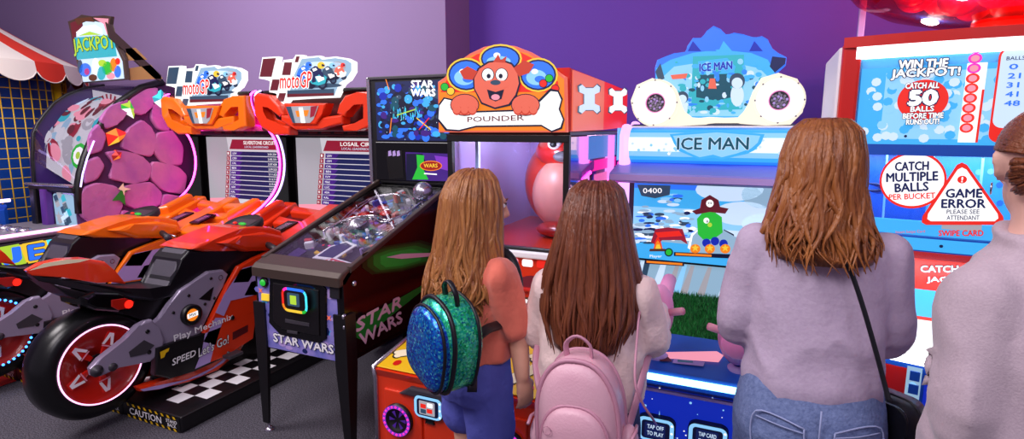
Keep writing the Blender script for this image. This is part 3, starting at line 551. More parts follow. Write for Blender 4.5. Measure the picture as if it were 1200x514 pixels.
    for P, c_ in (([(252, 366), (262, 345), (272, 330), (284, 314), (322, 304), (314, 340), (292, 347), (270, 352), (262, 370)], 'lavender'), ([(273, 331), (281, 316), (303, 309), (291, 330)], 'black'), ([(286, 346), (294, 330), (311, 325), (302, 345)], 'black'), ([(304, 326), (310, 310), (330, 302), (324, 322)], 'black'), ([(238, 400), (252, 372), (262, 372), (252, 404)], 'lavender')): m.poly(f, S(.19, P), c_, .003)
    for o_ in ((272, 372),): m.lathe(f, [(.014, 0), (.014, .006), (0, .006)], 'black', 10, PX(-3.01).inv(*o_))
    m.build('side_fairing', t)
    m = MB(); low = [(182, 440), (184, 408), (210, 399), (236, 392), (262, 382), (300, 362), (304, 366), (298, 396), (262, 420), (230, 434), (200, 444)]
    for o in (.14, -.19): m.prism(PX(bx + o), S(.19, low), 'black', .05, bev=.01)
    f = PX(bx + .19); T = S(.19, [(188, 424), (228, 400), (242, 396), (288, 376), (196, 436), (234, 424), (236, 424), (276, 400)])
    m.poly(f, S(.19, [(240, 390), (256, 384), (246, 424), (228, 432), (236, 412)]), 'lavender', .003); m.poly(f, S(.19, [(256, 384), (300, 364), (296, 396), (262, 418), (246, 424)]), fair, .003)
    def lt(txt, p, q, h, mat, **k):
        A, B = V(S(.19, [p])[0]), V(S(.19, [q])[0]); d = B - A; m.text(f, txt, A.x, A.y, d.length, h, mat, .005, rot=math.degrees(math.atan2(d.y, d.x)), **k)
    lt('Play Mechanix', (204, 402), (273, 375), .048, 'white', bold=.02); lt('SPEED', (201, 428), (229, 416), .038, 'white', bold=.02, shear=.2, out='black', oa=.04); lt("Let's Go!", (232, 418), (268, 401), .055, 'white', bold=.01, shear=.2, out='black', oa=.03)
    m.poly(f, S(.19, [(187, 412), (198, 407), (197, 411), (194, 413), (192, 418), (188, 420)]), 'yellow', .004); m.poly(f, S(.19, [(272, 398), (290, 388), (290, 380), (272, 389)]), 'maroon', .005); m.build('lower_fairing', t)
    m = MB(); sw = [(162, 454), (184, 448), (214, 442), (246, 428), (276, 404), (290, 398), (282, 412), (256, 434), (222, 448), (186, 456), (166, 459)]
    for o in (.1, -.16): m.prism(PX(bx + o), S(.16, sw), fair, .06, bev=.015)
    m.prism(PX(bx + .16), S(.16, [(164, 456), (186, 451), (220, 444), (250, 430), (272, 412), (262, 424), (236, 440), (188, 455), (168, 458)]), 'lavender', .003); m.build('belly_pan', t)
    # tank and nose
    m = MB(); slab(m, -.15, .15, [(224, 292), (234, 286), (250, 281), (266, 274), (282, 268), (300, 265), (318, 266), (330, 270), (334, 282), (318, 290), (290, 293), (262, 294), (240, 295)], fair if dx == 0 else tank, .045, 4)
    slab(m, -.19, .19, [(258, 285), (284, 276), (312, 272), (332, 276), (336, 286), (318, 294), (288, 295)], fair if dx == 0 else tank, .03, 3)
    m.build('tank', t)
    m = MB(); q = S(.05, [(292, 268)])[0]; cc = (q[0], q[1] - .0)
    m.lathe(Pl((bx, cc[0], cc[1]), (1, 0, 0), (0, 1, .30)), [(.13, .0), (.135, .03), (.12, .05), (.1, .04), (0, .035)], 'charcoal', 28); m.poly(Pl((bx, cc[0], cc[1]), (1, 0, 0), (0, 1, .30)), rrect(-.09, -.05, .09, .06, .03), 'grey_dark', .042)
    m.ell((bx + .06, cc[0] - .06, cc[1] + .045), (.03, .018, .01), 'lit_green', n=8); m.ell((bx - .02, cc[0] - .05, cc[1] + .045), (.014, .014, .008), 'lit_red', n=8); m.build('dash_pod', t)
    b_ = S(.2, [(312, 290)])[0]
    for s_ in (1, -1):
        m = MB()
        m.tube([V((bx + s_ * .1, b_[0] + .03, b_[1] + .03)), V((bx + s_ * .2, b_[0] + .02, b_[1] + .015))], .018, 'grey_dark', 10); m.tube([V((bx + s_ * .2, b_[0] + .02, b_[1] + .015)), V((bx + s_ * .33, b_[0] - .03, b_[1] - .0))], .021, 'charcoal', 12); m.tube([V((bx + s_ * .32, b_[0] - .026, b_[1])), V((bx + s_ * .34, b_[0] - .033, b_[1] - .002))], .025, 'grey_dark', 12)
        m.tube([V((bx + s_ * .2, b_[0] + .06, b_[1] + .0)), V((bx + s_ * .3, b_[0] + .05, b_[1] - .01))], .007, 'silver', 6); m.build('handlebar', t)
    for s_ in (1, -1): m = MB(); m.prism(PX(bx + .2 * s_), [(2.3, .19), (2.4, .19), (2.4, .21), (2.3, .21)], 'grey_dark', .07 * s_, bev=.006); m.tube([V((bx + .12 * s_, 2.35, .22)), V((bx + .22 * s_, 2.35, .2))], .01, 'grey_dark', 8); m.build('footpeg', t)
    MB().prism(PX(bx - .06), [(2.1, .3), (2.5, .3), (2.55, .5), (2.1, .5)], 'charcoal', .12, bev=.02).build('mount', t)
motorcycle(0, 'orange_red', 'orange_red', 'tube_pinkwhite', 'red ride-on racing motorcycle nearest, with big black rear tyre')
motorcycle(-1.07, 'orange_red', 'orange', 'tube_blue', 'orange ride-on racing motorcycle with blue lights round its rear rim')
# ================================================================ pinball machine
X0, X1, YF = -2.35, -1.78, 2.03
t = thing('pinball_machine', 'black pinball machine with glass playfield and lit backbox', 'pinball machine', (-2.065, 2.65, 0))
ss = PX(X1); sideP = [(YF, .474), (3.35, .474), (3.35, 1.25), (3.06, 1.235), (YF + .03, .915), (YF, .89)]
m = MB()
for X in (X0, X1): m.prism(PX(X), sideP, 'black_gloss', .03, -.03 if X == X1 else 0)
m.box((X0, YF + .02, .474), (X1, 3.35, .5), 'black', .004); m.box((X0 + .01, 3.32, .474), (X1 - .01, 3.35, 1.25), 'black', .004)
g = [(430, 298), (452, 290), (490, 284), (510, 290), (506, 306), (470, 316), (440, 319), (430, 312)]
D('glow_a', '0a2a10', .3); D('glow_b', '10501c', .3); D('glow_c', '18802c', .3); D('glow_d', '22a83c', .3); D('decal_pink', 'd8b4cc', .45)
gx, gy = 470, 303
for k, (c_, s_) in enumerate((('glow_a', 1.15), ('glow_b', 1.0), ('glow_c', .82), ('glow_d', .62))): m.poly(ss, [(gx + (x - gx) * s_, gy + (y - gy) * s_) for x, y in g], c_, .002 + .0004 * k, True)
m.poly(ss, [(452, 301), (470, 297), (505, 296), (505, 300), (470, 303)], 'decal_pink', .004, True)
m.poly(ss, [(414, 378), (438, 366), (498, 332), (500, 336), (470, 360), (424, 398), (414, 394)], 'glow_c', .002, True)
m.tpx(ss, 'STAR', 417, 389, 470, 359, 15, 'decal_pink', bold=.04, shear=.15); m.tpx(ss, 'WARS', 421, 406, 471, 377, 15, 'decal_pink', bold=.04, shear=-.1)
for q in ((415, 332), (403, 371), (404, 383)): m.lathe(ss, [(.014, 0), (.014, .006), (.006, .01), (0, .01)], 'silver', 12, ss.inv(*q))
m.build('cabinet', t)
D('front_art', '5a64b8', .4, mix=('9a8ad0', 14, .2)); ff = PY(YF); m = MB(); m.box((X0, YF, .474), (X1, YF + .03, .89), 'black', .004)
m.poly(ff, [(X0 + .015, .48), (X1 - .04, .48), (X1 - .04, .885), (X0 + .015, .885)], 'front_art', .002)
rn = random.Random(5)
for k in range(60):
    a, b = rn.uniform(X0 + .02, X1 - .06), rn.uniform(.485, .87); r_ = rn.uniform(.01, .035)
    m.disc(ff, a, b, r_, r_ * rn.uniform(.4, 1), rn.choice(['lavender', 'front_art', 'blue', 'front_art', 'lavender', 'navy', 'sky']), .0024 + k * .00001, 8)
for q in ((306, 340), (380, 345), (386, 372), (381, 372)): m.poly(ff, [(ff.inv(*q)[0] + (.02 if i % 2 else .006) * math.cos(.785 * i), ff.inv(*q)[1] + (.02 if i % 2 else .006) * math.sin(.785 * i)) for i in range(8)], 'lit_coral', .004)
m.tpx(ff, 'STAR WARS', 322, 399, 392, 414, 9.5, 'white', off=.005, bold=.03, out='navy', oa=.04); m.build('front_panel', t)
m = MB(); m.prism(ff, [(318, 322), (378, 332), (384, 338), (384, 396), (376, 401), (330, 391), (317, 377)], 'black_gloss', .012, 0, True, .004)
m.prism(ff, [(323, 330), (376, 339), (377, 392), (334, 384), (323, 374)], 'black', .008, .01, True, .003); m.prism(ff, [(338, 372), (366, 377), (366, 381), (338, 376)], 'grey_dark', .006, .016, True, .001); m.prism(ff, [(340, 385), (352, 387), (352, 390), (340, 388)], 'grey_dark', .006, .016, True, .001)
m.prism(ff, [(388, 332), (399, 334), (399, 350), (388, 348)], 'charcoal', .012, .0, True, .003); door = m.build('coin_door', t)
c = ff.inv(353, 349); m = MB(); rd = rrect(c[0] - .075, c[1] - .055, c[0] + .075, c[1] + .055, .03)
m.prism(ff, rd, 'black', .03, .012, bev=.006); n = len(rd)
cols = ['lit_cyan', 'lit_blue', 'lit_magenta', 'lit_red', 'lit_orange', 'lit_yellow', 'lit_green', 'lit_cyan']
for i in range(n):
    p, q = rd[i], rd[(i + 1) % n]; m.stroke(ff, [p, q], .014, cols[int(i / n * 8)], .045)
m.prism(ff, rrect(c[0] - .045, c[1] - .03, c[0] + .03, c[1] + .035, .006), 'lit_slate', .004, .042); m.poly(ff, rrect(c[0] - .025, c[1] - .02, c[0] + .015, c[1] + .025, .003), 'lit_lime', .048); m.build('card_reader', door)
m = MB(); m.lathe(ff, [(.026, 0), (.026, .012), (.02, .016), (0, .016)], 'black', 18, ff.inv(311, 330)); m.lathe(ff, [(.017, .016), (.014, .024), (0, .026)], 'lit_green', 18, ff.inv(311, 330)); m.build('start_button', t); m = MB(); m.prism(ff, [(308, 343), (316, 344), (316, 352), (308, 351)], 'lit_yellow', .012, 0, True, .003); m.build('side_button', t)
m = MB()
m.prism(PX(X0), [(YF - .025, .86), (YF - .025, .905), (YF + .0, .925), (YF + .09, .953), (YF + .09, .92), (YF + .02, .86)], 'bronze', X1 - X0, bev=.01, seg=3)
for X in (X0 - .008, X1 - .02): m.prism(PX(X), [(YF + .05, .915), (YF + .05, .945), (3.06, 1.262), (3.06, 1.235)], 'bronze', .028, bev=.005)
m.build('lockdown_bar', t)
for X, Y in ((X0, YF), (X1, YF), (X0, 3.33), (X1, 3.33)):
    sx = 1 if X == X1 else -1; sy = -1 if Y == YF else 1; m = MB()
    top = [(X, Y), (X + sx * .012, Y), (X + sx * .012, Y + sy * .012), (X - sx * .065, Y + sy * .012), (X - sx * .065, Y), (X, Y - sy * .065), (X + sx * .012, Y - sy * .065)]
    rings = []
    for z, k, ox in ((.72, 1, 0), (.46, 1, 0), (.05, .55, .012)):
        cc = V((X - sx * .02, Y - sy * .02, 0)); rings.append([V((cc.x + (p - cc.x) * k + sx * ox, cc.y + (q - cc.y) * k + sy * ox, z)) for p, q in [(X - sx * .06, Y - sy * .005), (X - sx * .06, Y + sy * .014), (X + sx * .014, Y + sy * .014), (X + sx * .014, Y - sy * .06), (X - sx * .005, Y - sy * .06), (X - sx * .005, Y - sy * .005)]])
    m.loft(rings, 'black', smooth=False); lx, ly = X + sx * .0, Y + sy * .0
    m.tube([V((lx - sx * .01, ly - sy * .01, .012)), V((lx - sx * .01, ly - sy * .01, .07))], .008, 'silver', 8); m.lathe(Pl((lx - sx * .01, ly - sy * .01, 0), (1, 0, 0), (0, 1, 0)), [(.026, 0), (.026, .01), (.012, .02), (0, .022)], 'silver', 16); m.build('leg', t)
# playfield, laid along its slope
pfv = V((0, 1.0, .312)).normalized(); pf = Pl((X0 + .03, YF + .05, .865), (1, 0, 0), pfv); W, Lp = X1 - X0 - .06, 1.02
m = MB(); m.prism(pf, [(0, 0), (W, 0), (W, Lp), (0, Lp)], 'black', -.02); rn = random.Random(11)
for k in range(90):
    a, b = rn.uniform(.02, W - .02), rn.uniform(.25, Lp - .03); r_ = rn.uniform(.01, .045)
    m.disc(pf, a, b, r_, r_ * rn.uniform(.4, 1), rn.choice(['navy', 'blue', 'violet', 'lit_navy', 'maroon', 'sky', 'grey', 'black', 'lit_deepblue']), .0006 + k * .00003, 9)
for k in range(46):
    a, b = rn.uniform(.03, W - .03), rn.uniform(.22, Lp - .05); m.disc(pf, a, b, .008, .008, rn.choice(['lit_cyan', 'lit_red', 'lit_yellow', 'lit_white', 'lit_green', 'lit_magenta']), .005, 8)
m.prism(pf, [(.0, .0), (W, 0), (W, .16), (W * .62, .11), (W * .38, .11), (0, .16)], 'black_gloss', .02, bev=.003)
m.build('playfield', t)
m = MB(); m.prism(pf, [(.02, .03), (.2, .03), (.2, .1), (.02, .13)], 'yellow_card', .004, .022); m.prism(pf, [(.02, .105), (.1, .13), (.1, .2), (.02, .22)], 'violet', .004, .022)
m.prism(pf, [(W - .26, .1), (W - .05, .02), (W - .01, .12), (W - .2, .16)], 'white', .006, .024); m.prism(pf, [(W - .235, .108), (W - .06, .04), (W - .03, .112), (W - .19, .145)], 'red', .004, .029)
for k in range(6): x = W - .215 + k * .028; m.poly(pf, [(x, .075 + .02 - .01 * k), (x + .012, .07 + .02 - .01 * k), (x + .03, .13 - .006 * k), (x + .018, .134 - .006 * k)], 'white', .034)
m.prism(pf, [(.2, .13), (.34, .13), (.36, .3), (.27, .33), (.21, .26)], 'white', .006, .026); m.prism(pf, [(.22, .15), (.32, .15), (.34, .285), (.275, .31), (.225, .25)], 'navy', .004, .03)
m.build('apron', t)
def mech(a, b, h): return pf.at(a, b, h)
m = MB()
for k, (a, b) in enumerate(((.17, .62), (.30, .66), (.23, .73))):
    q = Pl(pf.at(a, b), pf.u, pf.v); m.lathe(q, [(.028, 0), (.028, .04), (.036, .045), (.036, .052), (0, .055)], 'lit_white', 16, mats=['silver', 'silver', 'red', 'red'])
m.build('bumpers', t)
m = MB(); q = [(.42, .42), (.45, .56), (.44, .72), (.36, .86), (.22, .9), (.1, .84), (.06, .7), (.08, .52)]
for o_, h in ((-.014, .05), (.014, .05), (0, .042)): m.tube(spline([mech(a + o_, b, h + .01 * math.sin(b * 9)) for a, b in q], 4), .0045, 'chrome', 6)
q = [(.1, .36), (.14, .5), (.28, .56), (.4, .52), (.47, .64), (.47, .8)]
for o_ in (-.014, .014): m.tube(spline([mech(a, b + o_, .07) for a, b in q], 4), .004, 'chrome', 6)
for a, b in q + [(.2, .9), (.06, .7)]: m.tube([mech(a, b, 0), mech(a, b, .068)], .004, 'silver', 6)
m.build('wire_ramp', t)
m = MB(); m.ell(mech(.42, .90, .085), .062, 'silver', n=18); m.ring(Pl(mech(.42, .90, .085), (1, 0, 0), (0, 0, 1)), 0, 0, .061, .063, 'grey_dark'); m.tube([mech(.42, .9, 0), mech(.42, .9, .05)], .02, 'grey', 8); m.build('round_toy', t)
m = MB(); q = Pl(mech(.23, .47, .065), (1, 0, .12), (0, .95, .4)); m.lathe(q, [(.075, 0), (.078, .006), (.03, .02), (.022, .03), (0, .03)], 'silver', 24)
for k in range(14): a = 6.2832 * k / 14; m.box((-.004, .03, .006), (.004, .072, .014), 'grey', .001, M=Matrix.Translation(q.o) @ Matrix((q.u, q.v, q.n)).transposed().to_4x4() @ Matrix.Rotation(a, 4, 'Z'))
m.tube([mech(.23, .47, 0), mech(.23, .47, .06)], .008, 'grey', 6); m.build('saucer_toy', t)
m = MB(); rn = random.Random(21)
for k in range(75):
    a, b = rn.uniform(.03, W - .03), rn.uniform(.24, Lp - .06); h = rn.uniform(.02, .06); s_ = rn.uniform(.005, .016); ang = rn.uniform(0, 3.14)
    m.box((-s_, -s_ * 2, 0), (s_, s_ * 2, h), rn.choice(['silver', 'chrome', 'white', 'lavender', 'blue', 'red', 'grey', 'white', 'sky', 'black']), .003, 1, M=Matrix.Translation(pf.at(a, b)) @ Matrix.Rotation(R(17), 4, 'X') @ Matrix.Rotation(ang, 4, 'Z'))
o = m.build('plastics', t); o['kind'] = 'stuff'
for s_ in (-1, 1): m = MB(); m.prism(pf, [(W / 2 + s_ * .1, .19), (W / 2 + s_ * .1, .215), (W / 2 + s_ * .03, .185), (W / 2 + s_ * .03, .175)], 'yellow', .015, .012, bev=.003); m.build('flipper', t)
gp = Pl((X0 + .02, YF + .06, .935), (1, 0, 0), V((0, 1.0, .306))); m = MB(); m.prism(gp, [(0, 0), (W + .02, 0), (W + .02, 1.02), (0, 1.02)], 'glass', .005); m.build('top_glass', t)
# backbox
BX0, BX1, BY = -2.39, -1.71, 3.06; bf = PY(BY)
m = MB(); m.box((BX0, BY, 1.24), (BX1, 3.42, 1.92), 'black', .008); m.box((BX0 + .06, BY + .06, 1.18), (BX1 - .06, 3.36, 1.25), 'black', .004); m.box((BX0 - .012, BY - .012, 1.24), (BX0 + .012, BY + .03, 1.922), 'silver', .004); m.box((BX0, BY - .012, 1.905), (BX1, BY + .03, 1.925), 'grey_dark', .004); m.box((BX1 - .012, BY - .012, 1.24), (BX1 + .01, BY + .03, 1.92), 'grey_dark', .004); m.build('backbox', t)
a0, a1, b0, b1 = BX0 + .055, BX1 - .03, 1.52, 1.89; m = MB(); m.prism(bf, [(a0, b0), (a1, b0), (a1, b1), (a0, b1)], 'lit_navy', .006); rn = random.Random(9)
for k in range(320):
    a, b = rn.uniform(a0 + .03, a1 - .03), rn.uniform(b0 + .02, b1 - .03); r_ = rn.uniform(.008, .035)
    if a + r_ > a1 or b + r_ > b1 or a - r_ < a0: continue
    m.disc(bf, a, b, r_, r_ * rn.uniform(.4, 1), rn.choice(['lit_navy', 'lit_deepblue', 'lit_blue', 'lit_slate', 'lit_tealdark', 'lit_blue', 'lit_ink', 'lit_violet', 'lit_ice']), .0064 + k * .00001, 9)
for P, c_ in (([(456, 150), (461, 112), (472, 98), (484, 104), (490, 135), (484, 150)], 'lit_ink'), ([(494, 146), (498, 122), (506, 116), (514, 122), (514, 150)], 'lit_ink')): m.poly(bf, P, c_, .0085, True)
for k in range(5):
    P = [(462 + 7 * k + rn.uniform(-3, 3), 132 + rn.uniform(-8, 10)) for _ in range(6)]; P.sort(); m.stroke(bf, P, .004, 'lit_cyan', .009 + .0002 * k, True)
for p, q, c_ in (((489, 138), (506, 152), 'lit_yellow'), ((504, 138), (492, 152), 'lit_red'), ((458, 156), (460, 138), 'lit_orange'), ((466, 135), (488, 128), 'lit_lime'), ((453, 92), (457, 105), 'lit_orange')): m.stroke(bf, [p, q], .007, c_, .0102, True)
for k in range(24): m.disc(bf, rn.uniform(a0 + .01, a1 - .01), rn.uniform(b0, b1 - .01), .003, .003, 'lit_pale', .0105, 6)
m.tpx(bf, 'STAR', 483, 102.5, 509, 102.5, 8, 'lit_white', off=.011, bold=.04); m.tpx(bf, 'WARS', 483, 112.5, 511, 112.5, 8, 'lit_white', off=.011, bold=.06); m.build('translite', t)
m = MB(); m.box((BX0 + .04, BY - .006, 1.26), (BX1 - .03, BY + .01, 1.51), 'black_gloss', .004); sp = [(476, 178), (526, 180), (527, 212), (477, 211)]
m.poly(bf, [(453, 178), (472, 176), (474, 208), (457, 210)], 'lit_black', .008, True);
for k in range(3): m.poly(bf, [(456 + 5 * k, 177), (459 + 5 * k, 176), (460 + 5 * k, 182), (456 + 5 * k, 183)], 'lavender', .009, True)
m.poly(bf, sp, 'lit_violet', .008, True); m.poly(bf, [(477, 180), (496, 180), (502, 196), (490, 211), (477, 211)], 'lit_ink', .009, True); m.poly(bf, [(489, 181), (498, 182), (497, 198), (503, 210), (484, 210), (490, 196)], 'lit_green', .0095, True)
m.poly(bf, [(510, 182), (526, 184), (527, 200), (515, 197)], 'lit_purple', .0095, True); m.blob(bf, 506, 194, 13, 6, 'lit_orange', .010); m.blob(bf, 506, 194, 12, 5, 'lit_deepred', .0105); m.tpx(bf, 'WARS', 498, 196, 514, 196, 4.5, 'lit_yellow', off=.012, bold=.02); m.stroke(bf, [(498, 203), (513, 204)], .008, 'lit_white', .011, True)
m.build('score_display', t)

# ================================================================ red dog-themed game behind the first girl
t = thing('dog_redemption_game', 'red arcade game with cartoon dog header and glass case', 'arcade game', (-1.14, 2.7, 0))
P0, P1, PF = -1.57, -.765, 1.98; pf = PY(PF)
m = MB(); m.prism(PX(P0), [(PF, .02), (PF, .48), (PF - .02, .52), (2.4, .585), (3.55, .585), (3.55, .02)], 'orange_red', P1 - P0, bev=.012)
for x in (P0, P1): m.tube([V((x, PF - .005, .03)), V((x, PF - .005, .47)), V((x, PF - .02, .525)), V((x, 2.4, .592))], .012, 'silver', 8)
m.prism(pf, [(P0 + .05, .04), (P0 + .25, .04), (P0 + .25, .43), (P0 + .05, .43)], 'orange_red', .012, bev=.006); m.prism(pf, [(P0 + .262, .04), (P1 - .262, .04), (P1 - .262, .43), (P0 + .262, .43)], 'orange_red', .012, bev=.006); m.prism(pf, [(P1 - .25, .04), (P1 - .05, .04), (P1 - .05, .43), (P1 - .25, .43)], 'orange_red', .012, bev=.006)
m.prism(pf, [(P0 + .14, .43), (P1 - .14, .43), (P1 - .2, .47), (P0 + .2, .47)], 'grey_dark', .03, bev=.008); m.build('lower_cabinet', t)
for x in (P0 + .13, P1 - .13):
    m = MB(); c = (x, .30); m.lathe(pf, [(.075, .01), (.075, .03), (.055, .035), (.05, .02), (0, .022)], 'black', 28, c); m.ring(pf, *c, .058, .074, 'lit_purple', .037)
    for k in range(20): a = 6.2832 * k / 20; m.ell(pf.at(c[0] + .066 * math.cos(a), c[1] + .066 * math.sin(a), .037), .0055, 'lit_magenta', n=5)
    for k in range(6): m.poly(pf, [(c[0] + r_ * math.cos(R(60 * k + d_)), c[1] + r_ * math.sin(R(60 * k + d_))) for r_, d_ in ((.012, 0), (.045, -12), (.045, 12))], 'lit_violet', .026)
    m.build('speaker', t)
def reader(parent, sf, c, s=1, rot=0, lines=('TAP', 'CARD')):
    m = MB(); m.prism(sf, rrect(c[0] - .07 * s, c[1] - .05 * s, c[0] + .07 * s, c[1] + .05 * s, .025 * s), 'black', .03, bev=.006)
    m.prism(sf, rrect(c[0] - .066 * s, c[1] - .046 * s, c[0] + .066 * s, c[1] + .046 * s, .022 * s), 'lit_sky', .006, .028, bev=.003); m.prism(sf, rrect(c[0] - .052 * s, c[1] - .036 * s, c[0] + .052 * s, c[1] + .036 * s, .012 * s), 'lit_ink', .004, .032)
    m.poly(sf, rrect(c[0] - .04 * s, c[1] - .03 * s, c[0] + .036 * s, c[1] + .03 * s, .004), 'lit_navy' if lines else 'lit_grey', .0372)
    for q in (-.03, .0, .03): m.disc(sf, c[0] + .059 * s, c[1] + q * s, .005 * s, .005 * s, 'lit_white', .0362, 8)
    if lines:
        for k, l in enumerate(lines): m.text(sf, l, c[0] - .03 * s, c[1] + (.006 - .026 * k) * s, .06 * s, .016 * s, 'lit_pale', .0385, .01)
    else:
        for x, y, q in ((-.02, .008, 'lit_red'), (.012, -.01, 'lit_red'), (.014, .016, 'lit_white'), (-.02, -.016, 'lit_slate')): m.poly(sf, rrect(c[0] + x - .014, c[1] + y - .01, c[0] + x + .014, c[1] + y + .01, .003), q, .0385)
    m.box(sf.at(c[0] - .02, c[1] - .075 * s, 0), sf.at(c[0] + .02, c[1] - .045 * s, .02), 'black', .004); return m.build('card_reader', parent)
reader(t, pf, pf.inv(506, 474), 1.05, lines=None)
# playing deck with printed art
dk = Pl((P0, PF - .02, .525), (1, 0, 0), (0, .42, .062)); W = P1 - P0; m = MB(); m.prism(dk, [(.015, .01), (W - .015, .01), (W - .015, .44), (.015, .44)], 'yellow', .006, 0, bev=.003); rn = random.Random(4)
for k in range(34):
    a, b = rn.uniform(.05, W - .05), rn.uniform(.04, .41); m.disc(dk, a, b, rn.uniform(.015, .04), rn.uniform(.01, .03), rn.choice(['orange_red', 'red', 'orange', 'orange_red', 'yellow']), .0064 + k * .00004, 10)
def bone(m, sf, c, L, w_, mat, off, rot=0, edge=None):
    P = []
    for sx, sy, a0 in ((1, 1, -45), (-1, 1, 90), (-1, -1, 135), (1, -1, 225 + 45)): P += [(sx * L / 2 + w_ * .62 * math.cos(R(a0 + 180 * i / 8)), sy * w_ * .5 + w_ * .62 * math.sin(R(a0 + 180 * i / 8))) for i in range(9)]
    ca, sa = math.cos(R(rot)), math.sin(R(rot)); f = lambda k: [(c[0] + (p * ca - q * sa) * k, c[1] + (p * sa + q * ca) * k) for p, q in P]
    if edge: m.poly(sf, f(1.1), edge, off); off += .001
    m.poly(sf, f(1), mat, off)
for a, b, L, rt in ((.1, .16, .12, 35), (.25, .3, .1, -20), (.42, .12, .12, 15), (.56, .3, .1, 50), (.68, .16, .14, 60), (.72, .33, .12, 40)): bone(m, dk, (a, b), L, .03, 'cream', .0085, rt, 'black')
m.build('playing_deck', t)
# upright between deck and case
C0, C1, CY = -1.42, -.80, 2.42; cf = PY(CY - .02); m = MB(); m.box((C0 - .02, CY - .02, .6), (C1 + .01, 3.55, 1.02), 'orange_red', .012); m.box((C0 - .02, CY - .02, .5), (C1 + .01, 3.5, .62), 'orange_red', .0)
m.poly(cf, [(C0, .615), (C1, .615), (C1, .70), (C0, .70)], 'lit_rose', .003)
for k, ch in enumerate('POUNDER'): m.text(cf, ch, C1 - .39 + .05 * k, .625 + .012 * (1 - abs(k - 3) / 3), .04, .06, 'lit_white', .005, .03, out='lit_ink', oa=.08)
m.poly(cf, [(C0, .59), (C1, .59), (C1, .612), (C0, .612)], 'lit_magenta', .003)
for k in range(9): m.disc(cf, C0 + .05 + .066 * k, .735, .036, .03, 'lit_yellow' if k % 2 else 'lit_orange', .004, 12)
m.stroke(cf, [(C0 + .02 + (C1 - C0 - .04) * k / 12, .79 - .035 * (k / 12 - .5)) for k in range(13)], .045, 'lit_brown', .005); m.stroke(cf, [(C0 + .04 + (C1 - C0 - .08) * k / 12, .79 - .035 * (k / 12 - .5)) for k in range(13)], .026, 'lit_white', .006)
for x in (C0 + .15, C1 - .15): m.disc(cf, x, .88, .085, .035, 'lit_maroon', .004, 20)
for k in range(8): m.poly(cf, rrect(C0 + .03 + .074 * k, .955, C0 + .085 + .074 * k, .99, .01), ('lit_rose', 'lit_white', 'lit_red', 'lit_pale')[k % 4], .004)
m.box((C0, CY - .05, 1.0), (C1, CY, 1.03), 'white', .006); m.box((C0, CY - .045, .84), (C1, CY - .02, .855), 'red', .004); m.build('score_panel', t)
for x in (C0, C1 - .025): MB().box((x, CY - .02, 1.02), (x + .028, CY + .01, 1.57), 'black', .004).build('case_post', t)
m = MB(); m.box((C0, CY - .022, 1.535), (C1, CY + .01, 1.57), 'black', .004); m.box((C0, CY - .022, 1.02), (C1, CY + .01, 1.045), 'black', .004); m.box((C0 + .09, CY + .1, 1.04), (C0 + .11, CY + .12, 1.55), 'white', .004); m.build('case_frame', t)
MB().box((C0 + .028, CY - .006, 1.045), (C1 - .025, CY, 1.535), 'acrylic', .0).build('front_pane', t)
m = MB(); m.box((C1 - .012, CY + .01, 1.02), (C1 - .002, 3.5, 1.56), 'mirror_side', .0); m.build('side_pane', t)
m = MB(); m.box((C0, 3.45, 1.02), (C1 - .02, 3.5, 1.56), 'lavender', .0); m.box((C0, CY + .01, 1.02), (C0 + .01, 3.45, 1.56), 'lavender', 0); m.build('case_back', t)
m = MB(); m.lathe(Pl((-1.15, 2.9, 1.545), (1, 0, 0), (0, -1, 0)), [(.07, .0), (.075, .012), (.05, .018), (0, .02)], 'lit_white', 24); m.build('case_lamp', t)
# big puppet head in the case
pp = thing('puppet', '', '', (-1, 2.9, 1.03)); del pp['label']; del pp['category']; pp.parent = t; pp.location = V((-1, 2.9, 1.03)) - LOC[t.name]; pp.name = 'dog_puppet'; LOC['dog_puppet'] = V((-1, 2.9, 1.03))
m = MB(); m.ell((-1.05, 3.08, 1.29), (.23, .2, .26), 'orange_red'); m.ell((-1.0, 3.0, 1.47), (.185, .16, .105), 'red'); m.build('head', pp)
m = MB(); m.ell((-1.01, 2.92, 1.24), (.165, .12, .195), 'salmon', n=20); m.ell((-1.0, 2.84, 1.06), (.12, .09, .045), 'red_deep'); m.build('muzzle', pp)
for x in (-1.03, -.91): m = MB(); m.ell((x, 2.86, 1.515), (.04, .03, .032), 'white', n=10); m.ell((x, 2.835, 1.515), (.02, .012, .018), 'black', n=8); m.build('eye', pp)
MB().ell((-.97, 2.84, 1.45), (.06, .04, .03), 'grey').build('nose', pp)
# header: box with bone side art, and the shaped front sign
hs = PX(C1 + .002); m = MB(); m.prism(PX(C0), [(CY, 1.58), (CY, 1.86), (3.5, 1.83), (3.5, 1.60)], 'red', C1 - C0, bev=.008)
m.prism(hs, [(CY + .01, 1.585), (CY + .01, 1.85), (2.95, 1.838), (2.95, 1.59)], 'lit_coral', .006); m.prism(hs, [(2.95, 1.59), (2.95, 1.838), (3.49, 1.82), (3.49, 1.605)], 'lit_red', .006)
for bx_, by_, w_, h_, c_ in ((688, 116, 12.5, 16, 'lit_pale'), (722, 118, 10.5, 14, 'lit_white')):
    P = [(-1, -.9), (-.7, -1.05), (-.35, -.8), (.35, -.8), (.7, -1.05), (1, -.85), (.95, -.5), (.5, -.35), (.5, .35), (.95, .5), (1, .85), (.7, 1.05), (.35, .8), (-.35, .8), (-.7, 1.05), (-1, .9), (-.95, .5), (-.5, .35), (-.5, -.35), (-.95, -.5)]
    m.poly(hs, [(bx_ + x * w_ * 1.12, by_ + y * h_ * 1.08) for x, y in P], 'lit_slate', .010, True); m.poly(hs, [(bx_ + x * w_, by_ + y * h_) for x, y in P], c_, .012, True)
